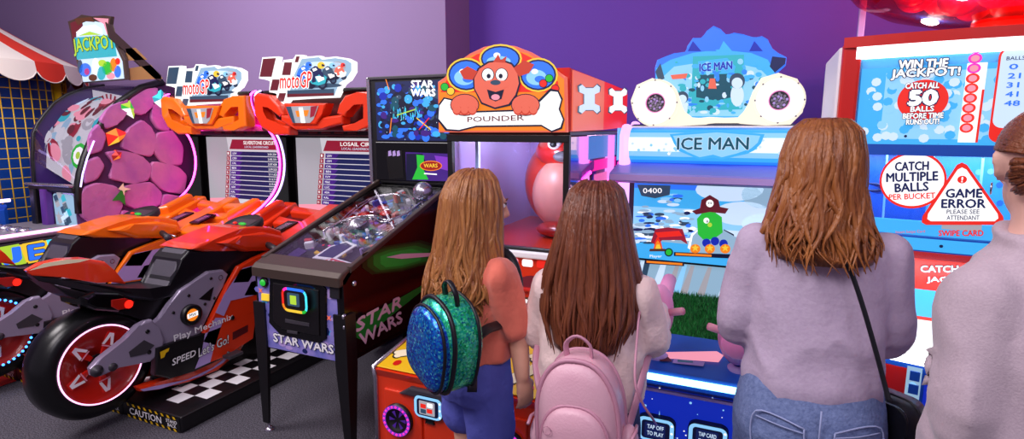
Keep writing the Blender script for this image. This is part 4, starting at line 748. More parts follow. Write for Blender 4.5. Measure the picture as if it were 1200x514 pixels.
m.box((C0, CY - .0, 1.565), (C1, 3.5, 1.585), 'black', .004); m.build('header_box', t)
hf = PY(CY - .03); m = MB()
OUT = [(515, 155), (514, 96), (523, 92), (527, 84), (538, 73), (552, 63), (568, 55), (585, 52), (604, 54), (622, 61), (640, 71), (653, 83), (657, 88), (664, 90), (665, 155)]
m.prism(hf, OUT, 'lit_coral', .03, -.02, True, .005)
for P, c_, o_ in (([(516, 153), (516, 98), (524, 95), (530, 84), (552, 66), (585, 55), (620, 63), (650, 84), (662, 93), (663, 153)], 'lit_orange', .012), ([(518, 108), (525, 94), (540, 77), (560, 64), (585, 57), (612, 62), (636, 74), (655, 96), (656, 108)], 'lit_red', .0125)): m.poly(hf, P, c_, o_, True)
for x, y, rx, ry in ((548, 88, 20, 17), (588, 69, 22, 14), (632, 88, 20, 17)):
    m.blob(hf, x, y, rx + 3, ry + 3, 'lit_yellow', .013); m.blob(hf, x, y, rx + 1, ry + 1, 'lit_navy', .0135); m.blob(hf, x, y, rx - 1, ry - 1, 'lit_blue', .014); m.blob(hf, x - 2, y + 3, rx - 8, ry - 8, 'lit_sky', .0145); m.blob(hf, x - 4, y - 4, 4, 3, 'lit_white', .015); m.blob(hf, x + 2, y + 5, 6, 4, 'lit_blue', .015)
for x, y, c_ in ((523, 102, 'lit_green'), (645, 92, 'lit_green'), (638, 98, 'lit_red'), (530, 107, 'lit_yellow'), (652, 104, 'lit_red')): m.blob(hf, x, y, 5, 5, 'lit_ink', .0152); m.blob(hf, x, y, 4.2, 4.2, c_, .0156)
m.poly(hf, [(514, 140), (508 + 8, 122), (522, 114), (532, 116), (540, 124), (560, 130), (620, 128), (634, 116), (646, 104), (656, 106), (661, 116), (658, 128), (663, 140), (660, 151), (648, 155), (636, 148), (560, 149), (540, 154), (524, 153)], 'lit_ink', .016, True)
m.poly(hf, [(516, 139), (517, 124), (523, 116), (532, 118), (540, 126), (560, 132), (622, 130), (636, 118), (647, 107), (655, 108), (659, 117), (656, 128), (661, 140), (658, 149), (648, 153), (636, 146), (560, 147), (540, 152), (526, 151)], 'lit_white', .0165, True)
m.tpx(hf, 'POUNDER', 550, 143, 616, 141, 6, 'lit_maroon', off=.018, bold=.01)
# a plain red puppy looking over the bone
for P, c_, o_ in (([(557, 104), (556, 92), (562, 80), (574, 72), (590, 70), (602, 74), (610, 84), (612, 98), (608, 112), (600, 124), (582, 128), (566, 122)], 'lit_ink', .018), ([(558.5, 104), (558, 92), (564, 81), (575, 74), (590, 72), (601, 76), (608, 85), (610, 98), (606, 111), (598, 122), (582, 126), (567, 120)], 'lit_coral', .0185),
    ([(562, 84), (550, 78), (541, 84), (546, 93), (556, 94)], 'lit_coraldark', .0192), ([(604, 80), (616, 71), (628, 76), (622, 86), (610, 90)], 'lit_coraldark', .0192), ([(580, 73), (586, 64), (589, 71), (596, 66), (594, 74)], 'lit_coraldark', .0192)): m.poly(hf, P, c_, o_, True)
for x in (574, 590): m.blob(hf, x, 88, 7.5, 8, 'lit_ink', .020); m.blob(hf, x, 88, 6.6, 7.2, 'lit_white', .0203); m.blob(hf, x + (1 if x < 580 else -1), 89.5, 2.4, 2.8, 'lit_ink', .0206)
m.blob(hf, 583, 99, 15, 6, 'lit_coral', .0203); m.blob(hf, 583, 97, 6, 3, 'lit_slate', .0212); m.poly(hf, [(573, 105), (583, 108), (593, 105), (590, 116), (583, 119), (576, 116)], 'lit_ink', .0209, True); m.blob(hf, 583, 114, 5, 3.4, 'lit_rose', .0212)
for x in (547, 618):
    m.blob(hf, x, 123, 17, 13, 'lit_ink', .0209); m.blob(hf, x, 123, 16, 12, 'lit_coral', .0212)
    for k in (-1, 0, 1): m.blob(hf, x + k * 9, 129, 5.2, 6, 'lit_coraldark', .0215); m.blob(hf, x + k * 9, 128, 4.6, 5.2, 'lit_coral', .0218)
m.build('header_sign', t)
for q in ((-1.12, 2.62, 1.49), (-1.1, 3.2, 1.5)):
    l = bpy.data.lights.new('case_bulb', 'POINT'); l.energy = 7; l.color = (1, .8, .85); l.shadow_soft_size = .05; lo_ = bpy.data.objects.new('case_bulb', l); col.objects.link(lo_); lo_.location = q
# ================================================================ ice-themed ball shooting game
I0, I1 = -.72, .20; t = thing('ice_shooter_game', 'blue ice-themed arcade game with screen, turf field and lit topper', 'arcade game', (-.24, 3.0, 0))
m = MB(); m.box((I0 + .02, 3.16, .0), (I1 - .02, 4.2, 1.62), 'navy', .02); m.box((I0, 2.06, .0), (I1, 3.2, .64), 'navy', .012); m.build('cabinet', t)
fs = PY(2.05); m = MB(); m.box((I0, 2.05, .02), (I1, 2.09, .70), 'blue', .01); m.poly(fs, [(I0 + .01, .03), (I1 - .01, .03), (I1 - .01, .66), (I0 + .01, .66)], 'lit_deepblue', .002); rn = random.Random(8)
for k in range(150):
    a, b = rn.uniform(I0 + .03, I1 - .03), rn.uniform(.05, .64); r_ = rn.choice([.002, .003, .003, .005]); m.disc(fs, a, b, r_, r_, rn.choice(['lit_pale', 'lit_sky', 'lit_white']), .004, 7)
for k in range(6): a, b = rn.uniform(I0 + .1, I1 - .1), rn.uniform(.3, .62); m.poly(fs, [(a + (.022 if i % 2 == 0 else .003) * math.cos(.7854 * i), b + (.022 if i % 2 == 0 else .003) * math.sin(.7854 * i)) for i in range(8)], 'lit_sky', .0045)
m.box((I0, 2.03, .625), (I1, 2.06, .635), 'lavender', .002); m.build('front_panel', t)
m = MB(); m.prism(PX(I0), [(2.0, .67), (2.0, .725), (2.28, .77), (2.28, .66), (2.1, .60)], 'blue', I1 - I0, bev=.01); cp = Pl((I0, 2.0, .727), (1, 0, 0), (0, .28, .045))
def cpx(P): return cp.px(P)
m.poly(cp, cpx([(778, 413), (840, 412), (848, 417), (842, 425), (776, 420)]), 'lit_rose', .003); m.poly(cp, cpx([(790, 421), (826, 425), (824, 430), (788, 426)]), 'lavender', .004); m.poly(cp, cpx([(768, 415), (782, 418), (788, 424), (774, 424)]), 'maroon', .004); m.poly(cp, cpx([(794, 422), (812, 424), (812, 426), (794, 425)]), 'lit_slate', .005)
m.build('control_ledge', t)
MB().tube([V((I0 + .01, 1.995, .70)), V((I1 - .01, 1.995, .70))], .013, 'tube_cyan', 8).build('ledge_light', t)
reader(t, fs, fs.inv(770, 499), 1.0, lines=('TAP OFF', 'TO PLAY')); reader(t, fs, fs.inv(830, 508), 1.0, lines=('TAP CARD', 'TO PLAY'))
for x in (I0, I1 - .02): MB().prism(PX(x), [(2.05, .6), (2.05, .72), (2.35, .78), (3.0, .9), (3.16, 1.4), (3.2, .6)], 'blue', .02, bev=.006).build('side_wall', t)
# turf field
m = MB(); m.box((I0 + .02, 2.28, .66), (I1 - .02, 3.15, .69), 'green', .0); rn = random.Random(2)
B = {'turf': ([], []), 'turf_tip': ([], [])}
for k in range(16000):
    x, y = rn.uniform(I0 + .03, I1 - .03), rn.uniform(2.29, 3.14); h = rn.uniform(.018, .04); a = rn.uniform(0, 6.28); l = rn.uniform(.0, .025); w_ = rn.uniform(.0018, .0035); c, s_ = math.cos(a), math.sin(a); b = rn.uniform(0, 6.28)
    vs, fc = B['turf' if rn.random() < .6 else 'turf_tip']; i = len(vs); vs += [V((x - w_ * c, y - w_ * s_, .688)), V((x + w_ * c, y + w_ * s_, .688)), V((x + l * math.cos(b), y + l * math.sin(b), .688 + h))]; fc.append((i, i + 1, i + 2))
for k, (vs, fc) in B.items(): m.add(vs, fc, k)
o = m.build('artificial_turf', t); o['kind'] = 'stuff'
bs = PY(3.15); m = MB(); m.box((I0 + .02, 3.14, .68), (I1 - .02, 3.17, .88), 'grey', .0); m.poly(bs, [(I0 + .02, .69), (I1 - .02, .69), (I1 - .02, .87), (I0 + .02, .87)], 'lit_fog', .012)
for k in range(16): x = rn.uniform(I0 + .05, I1 - .08); m.poly(bs, [(x, .70), (x + .04, .70), (x + .07, .86), (x + .05, .86)], rn.choice(['lit_slate', 'lit_grey', 'lit_pale', 'lit_sky']), .0125 + k * .0001)
m.build('ice_back_board', t)
# screen with a winter game scene
sc = PY(3.10); m = MB(); m.box((I0 + .02, 3.11, .87), (I1 - .02, 3.17, 1.40), 'black', .006); S0, S1 = I0 + .07, I1 - .07
m.poly(sc, [(S0, .885), (S1, .885), (S1, 1.375), (S0, 1.375)], 'lit_blue', .0)
def sp(P, c_, o_): m.poly(sc, P, c_, o_, True)
z0, z1 = 1.375, .885
for k in range(7): zz = 1.375 - .05 * k; m.poly(sc, [(S0, zz - .05), (S1, zz - .05), (S1, zz), (S0, zz)], ('lit_blue', 'lit_blue', 'lit_ice', 'lit_ice', 'lit_sky', 'lit_sky', 'lit_pale')[k], .0005)
m.poly(sc, [(S0, .885), (S1, .885), (S1, 1.02), (S0 + .6, 1.05), (S0 + .3, 1.02), (S0, 1.06)], 'lit_fog', .001); m.poly(sc, [(S0, .885), (S1, .885), (S1, .97), (S0 + .5, .98), (S0, .99)], 'lit_ice', .0015)
for x, y, rx, ry, c_ in ((855, 222, 40, 14, 'lit_pale'), (895, 228, 26, 16, 'lit_fog'), (870, 250, 34, 14, 'lit_pale'), (895, 262, 26, 12, 'lit_pale')): m.blob(sc, x, y, rx, ry, c_, .002)
rn = random.Random(6)
for cx_, top, bot, wd in ((787, 224, 284, 26), (757, 240, 285, 14), (805, 246, 280, 13)):
    for k in range(46):
        f = rn.random()**.7; y = top + (bot - top) * f; x = cx_ + rn.uniform(-1, 1) * wd * (.25 + .75 * f); m.blob(sc, x, y, rn.uniform(3, 8), rn.uniform(1, 2.4), rn.choice(['lit_slate', 'lit_blue', 'lit_pale', 'lit_sky', 'lit_fog', 'lit_white', 'lit_navy']), .003 + k * .00003, 8)
sp([(763, 283), (768, 268), (783, 266), (800, 268), (806, 286), (798, 281), (776, 281), (770, 288)], 'lit_wine', .0052); sp([(768, 272), (796, 270), (800, 276), (772, 278)], 'lit_red', .0056)
for k, c_ in enumerate(('lit_red', 'lit_orange', 'lit_yellow')): sp([(766 + k, 292), (768 + k, 282 + 2 * k), (771, 276 + 5 * k), (775 - k, 284 + k), (777 - k, 292)], c_, .006 + k * .0003)
sp([(761, 294), (781, 294), (780, 291), (762, 291)], 'lit_brown', .007)
# sea captain figure in the scene
for P, c_ in (([(808, 296), (812, 276), (820, 268), (846, 268), (860, 276), (866, 292), (864, 297)], 'lit_fog'), ([(806, 290), (810, 274), (820, 268), (822, 284), (816, 296)], 'lit_white'), ([(848, 268), (860, 274), (862, 286), (852, 288)], 'lit_ink'), ([(818, 274), (817, 256), (824, 248), (836, 247), (846, 254), (847, 272), (836, 280), (824, 280)], 'lit_green'), ([(820, 268), (833, 271), (846, 267), (838, 278), (826, 278)], 'lit_ink'), ([(822, 270), (834, 272), (844, 269), (836, 274)], 'lit_white'),
    ([(811, 247), (822, 243), (822, 234), (832, 228), (842, 234), (844, 242), (854, 244), (850, 250), (832, 248), (816, 251)], 'lit_maroon'), ([(820, 246), (822, 235), (832, 230), (841, 235), (843, 244), (832, 247)], 'lit_wine'), ([(836, 256), (846, 256), (846, 262), (838, 264)], 'lit_ink')): sp(P, c_, .0075 + .0003 * len(P) / 10); 
for x, y, r_, c_ in ((828, 258, 3.4, 'lit_white'), (829, 259, 1.4, 'lit_ink'), (832, 238, 4.4, 'lit_white'), (830.5, 237.5, 1.2, 'lit_ink'), (833.5, 237.5, 1.2, 'lit_ink'), (832, 263, 2.6, 'lit_lime'), (828, 284, 5, 'lit_deepblue'), (838, 282, 5, 'lit_deepblue'), (848, 285, 5, 'lit_deepblue')): m.blob(sc, x, y, r_, r_, c_, .0084)
for x in (815, 832, 850): m.blob(sc, x, 291, 6, 5.5, 'lit_orange', .0086); sp([(x + (5 if i % 2 == 0 else 2) * math.sin(.6283 * i), 290 - (5 if i % 2 == 0 else 2) * math.cos(.6283 * i)) for i in range(10)], 'lit_yellow', .009)
# readouts on the screen
sp([(747, 216), (786, 217), (785, 228), (768, 232), (752, 229)], 'lit_slate', .0086); m.tpx(sc, '0400', 754, 226, 776, 226, 6, 'lit_white', off=.0092, bold=.01); m.tpx(sc, 'COINS', 880, 255, 906, 256, 5, 'lit_pale', off=.0092); m.blob(sc, 784, 295, 5, 5, 'lit_ink', .0086); m.blob(sc, 784, 295, 3.6, 3.6, 'lit_green', .009)
for p, q, c_ in (((756, 306), (802, 309), 'lit_ink'), ((790, 297), (862, 300), 'lit_ink')): m.stroke(sc, [p, q], .022, c_, .0086, True)
m.stroke(sc, [(758, 306), (800, 309)], .012, 'lit_orange', .009, True); m.stroke(sc, [(792, 297), (834, 299)], .012, 'lit_orange', .009, True); m.tpx(sc, 'Player', 762, 302, 776, 302, 4, 'lit_white', off=.009)
m.build('screen', t)
# lit drum sign, posts, hood
def hdrum(m, x0, x1, y, z, r_, cols): 
    n = 24
    for i in range(n):
        a0, a1 = R(-110 + 220 * i / n), R(-110 + 220 * (i + 1) / n); f = lambda x, a: V((x, y - r_ * math.cos(a), z + r_ * math.sin(a))); m.add([f(x0, a0), f(x1, a0), f(x1, a1), f(x0, a1)], [[0, 1, 2, 3]], cols[int(i / n * len(cols))], True)
m = MB(); hdrum(m, I0 + .06, I1 - .03, 3.06, 1.51, .092, ['lit_drum', 'lit_drum', 'lit_drum', 'lit_ice', 'lit_sky', 'lit_glow', 'lit_glow', 'lit_glow', 'lit_sky', 'lit_ice', 'lit_drum', 'lit_drum', 'lit_drum']); m.box((I0 + .04, 3.06, 1.42), (I1 - .02, 3.3, 1.61), 'white', .01)
dp = PY(2.966); rn = random.Random(12)
for k in range(70): a, b = rn.uniform(I0 + .08, I1 - .06), rn.uniform(1.47, 1.55); m.disc(dp, a, b, .008, .008, rn.choice(['lit_white', 'lit_pale', 'lit_sky']), -.001 + .00002 * k, 6)
m.prism(dp, [(785, 157), (840, 152), (896, 157), (892, 168), (884, 176), (876, 180), (862, 183), (846, 187), (836, 184), (820, 187), (806, 181), (796, 177), (790, 168)], 'lit_ice', .008, 0, True, .002); m.prism(dp, [(789, 159), (840, 155), (891, 159), (888, 167), (880, 174), (862, 180), (846, 184), (836, 181), (820, 184), (806, 178), (797, 173), (793, 167)], 'lit_sky', .003, .008, True)
m.tpx(dp, 'ICE MAN', 794, 175, 877, 175, 13.5, 'lit_tealdark', off=.0125, bold=.02, out='lit_pale', oa=.03); m.build('drum_sign', t)
for x in (I0 + .03, I1 - .01): m = MB(); m.tube([V((x, 3.02, .9)), V((x, 3.02, 1.56)), V((x, 3.06, 1.6))], .03, 'lit_post', 12); m.build('light_post', t)
m = MB(); m.prism(PX(I0 - .01), [(3.08, 1.40), (3.08, 1.425), (2.86, 1.375), (2.84, 1.335), (2.86, 1.325), (3.08, 1.37)], 'hood_lilac', I1 - I0 + .02, bev=.006); m.poly(Pl((0, 2.838, 0), (1, 0, 0), (0, 0, 1)), [(I0, 1.338), (I1, 1.338), (I1, 1.368), (I0, 1.368)], 'lavender', .003); m.build('hood', t)
m = MB(); m.tube([V((I0 - .01, 3.0, 1.36)), V((I0 - .01, 2.86, 1.34)), V((I0 + .0, 3.05, 1.0))], .01, 'tube_magenta', 6); m.build('side_light', t)
# ball launchers on blue posts
for (px_, py_, rx, ry, pb) in ((772, 366, 15, 36, 424), (867, 392, 25, 35, 430)):
    g = PY(2.12 if px_ < 800 else 2.1); a, b = g.inv(px_, py_); m = MB(); c = g.at(a, b); m.ell(c, (.055 if px_ < 800 else .075, .09, .11), 'foam_pink', n=18); m.lathe(Pl(c + V((0, -.02, 0)), (1, 0, 0), (0, 0, 1)), [(.055, .06), (.06, .075), (.05, .09), (0, .09)], 'pink_gloss', 24)
    m.tube([c + V((.0, .05, .02)), c + V((0, .24, .07))], [.035, .028], 'foam_pink', 14)
    for s_ in (-1, 1): m.tube([c + V((s_ * .03, -.06, .02)), c + V((s_ * .1, -.1, .05))], .014, 'pink', 8)
    ln = m.build('ball_launcher', t); m = MB(); m.tube([V((c.x + .005, 2.1, .70)), V((c.x + .005, 2.1, c.z - .03))], .018, 'blue', 12); m.lathe(Pl((c.x + .005, 2.1, .735), (1, 0, 0), (0, 1, 0)), [(.04, 0), (.04, .012), (.02, .02)], 'lavender', 18); m.build('post', ln)
# topper
tp = PY(3.2); m = MB()
OUT = [(793, 140), (790, 118), (780, 102), (768, 95), (767, 80), (770, 70), (780, 66), (790, 62), (804, 62), (805, 54), (812, 44), (822, 46), (828, 36), (836, 30), (845, 34), (850, 42), (860, 38), (872, 40), (882, 45), (893, 42), (900, 46), (904, 58), (912, 62), (922, 67), (921, 76), (910, 86), (902, 92), (890, 110), (884, 140)]
m.prism(tp, OUT, 'lit_blue', .05, -.05, True, .006); 
def tpp(P, c_, o_): m.poly(tp, P, c_, o_, True)
tpp([(768, 94), (769, 80), (786, 70), (812, 62), (842, 58), (880, 62), (900, 70), (908, 86), (888, 110), (884, 138), (794, 138), (790, 116)], 'lit_ice', .002); tpp([(775, 92), (790, 78), (842, 70), (890, 80), (900, 90), (886, 112), (880, 136), (796, 136), (792, 112)], 'lit_sky', .0025)
tpp([(905, 66), (921, 68), (920, 75), (908, 85), (902, 78)], 'lit_navy', .003); tpp([(768, 84), (774, 74), (779, 92), (772, 95)], 'lit_slate', .003)
for k in range(5): tpp([(806 + 18 * k, 60), (812 + 18 * k, 48 + 3 * (k % 2)), (822 + 18 * k, 60)], ('lit_deepblue', 'lit_blue', 'lit_ice', 'lit_blue', 'lit_deepblue')[k], .003)
tpp([(812, 66), (872, 64), (870, 128), (810, 130)], 'lit_teal', .004); tpp([(816, 88), (866, 86), (864, 122), (816, 124)], 'lit_tealdark', .0045); tpp([(818, 72), (852, 68), (862, 78), (860, 86), (820, 87)], 'lit_ice', .005); tpp([(814, 130), (870, 126), (866, 112), (840, 118), (816, 114)], 'lit_teal', .0052)
rn = random.Random(14)
for k in range(130): m.blob(tp, rn.uniform(790, 892), rn.uniform(72, 134), rn.uniform(1.5, 5), rn.uniform(1, 4), rn.choice(['lit_ice', 'lit_sky', 'lit_teal', 'lit_ice', 'lit_teal', 'lit_sky', 'lit_drum', 'lit_pale', 'lit_tealdark']), .0056 + .00001 * k, 9)
for x, y, s_ in ((864, 100, 1.3), (800, 118, 1.0)): m.blob(tp, x, y + 9 * s_, 6 * s_, 10 * s_, 'lit_pale', .0075); m.blob(tp, x, y - 4 * s_, 7 * s_, 7 * s_, 'lit_slate', .0078); m.blob(tp, x, y - 2 * s_, 5 * s_, 5 * s_, 'lit_pale', .008)
tpp([(832, 92), (838, 92), (840, 104), (830, 104)], 'lit_coral', .008); tpp([(786, 88), (806, 86), (804, 92), (788, 93)], 'lit_coral', .008); m.tpx(tp, 'ICE MAN', 820, 84, 858, 81, 9, 'lit_deepblue', off=.0085, bold=.03, out='lit_sky', oa=.03); m.build('topper_picture', t)
m = MB(); base = [(770, 150), (742, 124), (741, 118), (748, 100), (766, 92), (784, 98), (796, 112), (802, 132), (812, 140), (832, 137), (850, 138), (866, 140), (874, 132), (882, 108), (892, 92), (912, 86), (934, 93), (944, 112), (940, 132), (926, 146), (898, 147), (880, 146), (868, 145), (858, 142), (838, 142), (828, 146), (808, 147), (786, 146)]
P = tp.px(base); m.prism(tp, P, 'lit_warm', .05, .0, bev=.01)
m.build('topper_frame', t)
for x, y, r0 in ((770, 121, 28), (913, 118, 31)):
    c = tp.inv(x, y); r_ = abs(tp.inv(x + r0, y)[0] - tp.inv(x - r0, y)[0]) / 2.05; m = MB(); m.lathe(tp, [(r_, .03), (r_, .06), (r_ * .9, .085), (r_ * .58, .075), (r_ * .42, .055), (r_ * .38, .05), (0, .052)], 'lit_warm', 40, c, mats=['lit_warm', 'tube_white' if 0 else 'lit_warm', 'lit_white', 'lit_white', 'lit_pink', 'grey_dark'])
    for k in range(24):                                   # perforated metal in the middle
        a = 2.4 * k; q = r_ * .065 * math.sqrt(k); m.disc(tp, c[0] + q * math.cos(a), c[1] + q * math.sin(a), .007, .007, 'silver' if k % 3 else 'lavender', .054, 7)
    for k in range(8): a = R(45 * k); m.disc(tp, c[0] + r_ * .93 * math.cos(a), c[1] + r_ * .93 * math.sin(a), .005, .005, 'grey', .084, 6)
    m.build('ring_lamp', t)
sl = Pl((I0 - .003, 0, 0), (0, -1, 0), (0, 0, 1)); m = MB()
for a, b, z0_, z1_, c_ in ((-3.6, -2.98, 1.43, 1.6, 'lit_ice'), (-3.6, -3.0, 1.36, 1.42, 'lit_magenta'), (-3.5, -3.1, .95, 1.34, 'lit_pink'), (-4.1, -3.65, 1.0, 1.6, 'lit_purple')): m.poly(sl, [(a, z0_), (b, z0_), (b, z1_), (a, z1_)], c_, .001)
m.tube([V((I0 - .01, 3.42, .9)), V((I0 - .01, 3.42, 1.58)), V((I0 - .01, 3.46, 1.62))], .028, 'lit_post', 12); m.build('mirror_glow_panel', t)  # added glow panels and post, out of view, for the mirror pane to reflect
MB().box((I0 + .15, 3.2, 1.58), (I1 - .1, 3.3, 1.80), 'navy', .01).build('topper_mount', t)

# ================================================================ ball catching game on the right
t = thing('ball_drop_game', 'big curved blue and red ball-catching arcade game with warning signs', 'arcade game', (.85, 3.0, 0))
CXB = .90; cy_ = Cyl(CXB, 2.46, 2.2); HA = .66; SA = -HA
def arcbox(m, a0, a1, z0, z1, o0, o1, mat, n=14, surf=cy_):
    rings = []
    for i in range(n + 1): a = a0 + (a1 - a0) * i / n; rings.append([surf.at(a, z0, o0), surf.at(a, z0, o1), surf.at(a, z1, o1), surf.at(a, z1, o0)])
    m.loft(rings, mat, smooth=False)
def apoly(m, a0, a1, z0, z1, mat, off, n=12, surf=cy_):
    m.loft([[surf.at(a0 + (a1 - a0) * i / n, z0, off), surf.at(a0 + (a1 - a0) * i / n, z1, off)] for i in range(n + 1)], mat, smooth=False, closed=False)
m = MB(); m.box((CXB - .63, 2.72, .05), (CXB + .63, 3.7, 1.93), 'blue', .02); m.build('body', t)
xs = cy_.at(-HA, 0).x
m = MB(); m.box((xs - .02, 2.56, .9), (xs + .03, 3.12, 1.905), 'white', .01); m.poly(PX(xs), [], 'white') if 0 else None; m.build('side_panel', t)
xr = cy_.at(HA, 0).x
for x in (xs - .01, xr - .045): m = MB(); m.box((x, 2.535, .85), (x + .065, 2.60, 1.915), 'red', .012); m.build('corner_post', t)
m = MB(); arcbox(m, -HA, HA, 1.897, 1.935, -.3, .03, 'red'); m.build('top_rim', t)
m = MB(); arcbox(m, -HA + .04, HA - .03, 1.856, 1.897, -.02, .012, 'tube_white'); m.build('top_light', t)
m = MB(); arcbox(m, -HA + .05, HA - .04, 1.535, 1.856, -.12, -.015, 'sky')
apoly(m, -HA + .06, HA - .05, 1.54, 1.82, 'lit_ice', -.012); apoly(m, -.52, -.03, 1.56, 1.8, 'lit_sky', -.011)
rn = random.Random(31)
for k in range(120):
    a, b = rn.uniform(-HA + .08, -.02), rn.uniform(1.56, 1.80); m.disc(cy_, a, b, .016, .016, rn.choice(['lit_sky', 'lit_pale', 'lit_ice']), -.0105 + k * .00003, 8)
for a in (-.44, .28):
    for b in (1.57, 1.68, 1.79): m.disc(cy_, a, b, .005, .005, 'navy', -.003, 8)
def ct(txt, p, q, h, mat, **k): m.tpx(cy_, txt, *p, *q, h, mat, **k)
ct('WIN THE', (1053, 81), (1110, 79), 10, 'lit_white', off=.0, bold=.035, out='lit_navy', oa=.07); ct('JACKPOT!', (1044, 94), (1124, 91), 12, 'lit_white', off=.004, bold=.035, out='lit_navy', oa=.07)
c = cy_.inv(1081, 117); rr = abs(cy_.inv(1111, 117)[0] - cy_.inv(1051, 117)[0]) / 2; m.disc(cy_, *c, rr, rr * .95, 'lit_red', -.002, 40)
ct('CATCH ALL', (1061, 104), (1100, 103), 6.5, 'lit_white', off=.002, bold=.03, out='lit_navy', oa=.05); ct('50', (1065, 123), (1097, 122), 16, 'lit_white', off=.002, bold=.07, out='lit_navy', oa=.05); ct('BALLS', (1067, 131), (1094, 130), 6, 'lit_white', off=.004, bold=.03, out='lit_navy', oa=.05); ct('BEFORE TIME', (1058, 139), (1105, 138), 6, 'lit_white', off=.004, bold=.03, out='lit_navy', oa=.06); ct('RUNS OUT!', (1062, 146), (1100, 145), 6, 'lit_white', off=.005, bold=.03, out='lit_navy', oa=.06)
m.build('upper_panel', t)
m = MB(); a0, a1 = cy_.inv(1131, 100)[0], cy_.inv(1154, 100)[0]; arcbox(m, a0, a1, 1.55, 1.82, -.02, .004, 'lit_white', 3)
for k in range(9):
    z = cy_.inv(1141, 57 + 11.6 * k)[1]; m.disc(cy_, cy_.inv(1141, 80)[0], z, .019, .017, 'lit_magenta' if k < 3 else 'tail_red', .006, 16); m.disc(cy_, cy_.inv(1141, 80)[0], z, .012, .011, 'lit_rose', .0065, 12)
apoly(m, cy_.inv(1151, 100)[0], cy_.inv(1154, 100)[0], 1.55, 1.73, 'lit_red', .0065, 2); m.build('meter_column', t)
m = MB(); P0_ = cy_.inv(1172, 55); a0, a1 = P0_[0], P0_[0] + .32; zt = P0_[1]; m.poly(cy_, rrect(a0, 1.55, a1, zt, .03), 'lit_red', .0); m.poly(cy_, rrect(a0 + .006, 1.60, a1 - .006, zt - .006, .027), 'lit_pale', .002)
m.text(cy_, 'WIN!', a0 + .06, zt - .02, .2, .035, 'lit_white', .005, .03, out='lit_navy', oa=.06); m.text(cy_, 'BALLS CAUGHT', a0 + .02, zt - .045, .13, .012, 'lit_navy', .005, .01); m.text(cy_, 'TICKETS', a0 + .2, zt - .045, .09, .012, 'lit_navy', .005, .01)
for k, s_ in enumerate(('0 - 20', '21 - 30', '31 - 40', '41 - 47', '48 - 49')): m.text(cy_, s_, a0 + .03, zt - .075 - .03 * k, .12, .017, 'lit_blue', .005, .03); m.text(cy_, str(10 + 10 * k), a0 + .22, zt - .075 - .03 * k, .05, .017, 'lit_blue', .005, .03)
m.ring(cy_, a0 + .08, 1.575, .022, .03, 'lit_white', .004); m.text(cy_, '50', a0 + .065, 1.565, .03, .02, 'lit_white', .005, .02); m.build('pay_table', t)
# lower window: blue interior, balls chutes, clear acrylic with stickers
m = MB(); arcbox(m, -HA + .05, HA - .04, 1.14, 1.535, -.3, -.24, 'sky'); apoly(m, -HA + .06, HA - .05, 1.14, 1.50, 'lit_ice', -.236); arcbox(m, -HA + .03, HA - .02, 1.50, 1.54, -.1, .0, 'blue')
for k in range(7): a = -.5 + .16 * k; m.tube([cy_.at(a, 1.5, -.16), cy_.at(a + .01, 1.2, -.16)], .004, 'lit_sky', 6)
for a, z in ((-.35, 1.44), (.1, 1.36), (.32, 1.42), (-.55, 1.36)): m.tube([cy_.at(a + .05 * math.cos(.35 * i), z + .014 * math.sin(.35 * i), -.2) for i in range(18)], .006, 'navy', 6, closed=True)
for k in range(60): m.disc(cy_, rn.uniform(-HA + .1, HA - .1), rn.uniform(1.15, 1.48), .012, .012, rn.choice(['lit_sky', 'lit_ice', 'lit_blue']), -.235 + k * .00002, 8)
m.build('window_interior', t)
m = MB(); arcbox(m, -HA + .05, HA - .04, 1.12, 1.52, -.012, -.008, 'acrylic'); m.build('acrylic_shield', t)
m = MB(); c = cy_.inv(1069, 211); ra = abs(cy_.inv(1109, 211)[0] - cy_.inv(1030, 211)[0]) / 2; rb = abs(cy_.inv(1069, 178)[1] - cy_.inv(1069, 245)[1]) / 2
m.disc(cy_, *c, ra, rb, 'lit_red', -.003, 44); m.disc(cy_, *c, ra * .93, rb * .91, 'lit_white', -.001, 44)
ct('CATCH', (1049, 200), (1088, 199), 10, 'lit_navy', off=.002, bold=.03); ct('MULTIPLE', (1039, 213), (1099, 211), 10, 'lit_navy', off=.002, bold=.03); ct('BALLS', (1049, 225), (1088, 223), 10, 'lit_navy', off=.002, bold=.03); ct('PER BUCKET', (1042, 234), (1096, 232), 6.5, 'lit_red', off=.002, bold=.02); m.build('oval_sign', t)
m = MB(); tri = lambda k: [(1127 + (x - 1127) * k, 232 + (y - 232) * k) for x, y in ((1121, 193), (1127, 190), (1133, 193), (1175, 253), (1176, 259), (1171, 263), (1085, 263), (1080, 260), (1081, 253))]
m.poly(cy_, tri(1), 'lit_red', .006, True); m.poly(cy_, tri(.86), 'lit_white', .008, True); c = cy_.inv(1127, 210); m.disc(cy_, *c, .0135, .0135, 'lit_red', .0095, 22); m.text(cy_, '!', c[0] - .002, c[1] - .009, .004, .018, 'lit_white', .011, .03)
ct('GAME', (1108, 231), (1150, 231), 10, 'lit_navy', off=.0095, bold=.03); ct('ERROR', (1103, 243), (1154, 243), 10, 'lit_navy', off=.0095, bold=.03); ct('PLEASE SEE', (1109, 250), (1147, 250), 5, 'lit_navy', off=.0095, bold=.01); ct('ATTENDANT', (1109, 257), (1147, 257), 5, 'lit_navy', off=.0095, bold=.01); m.build('triangle_sign', t)
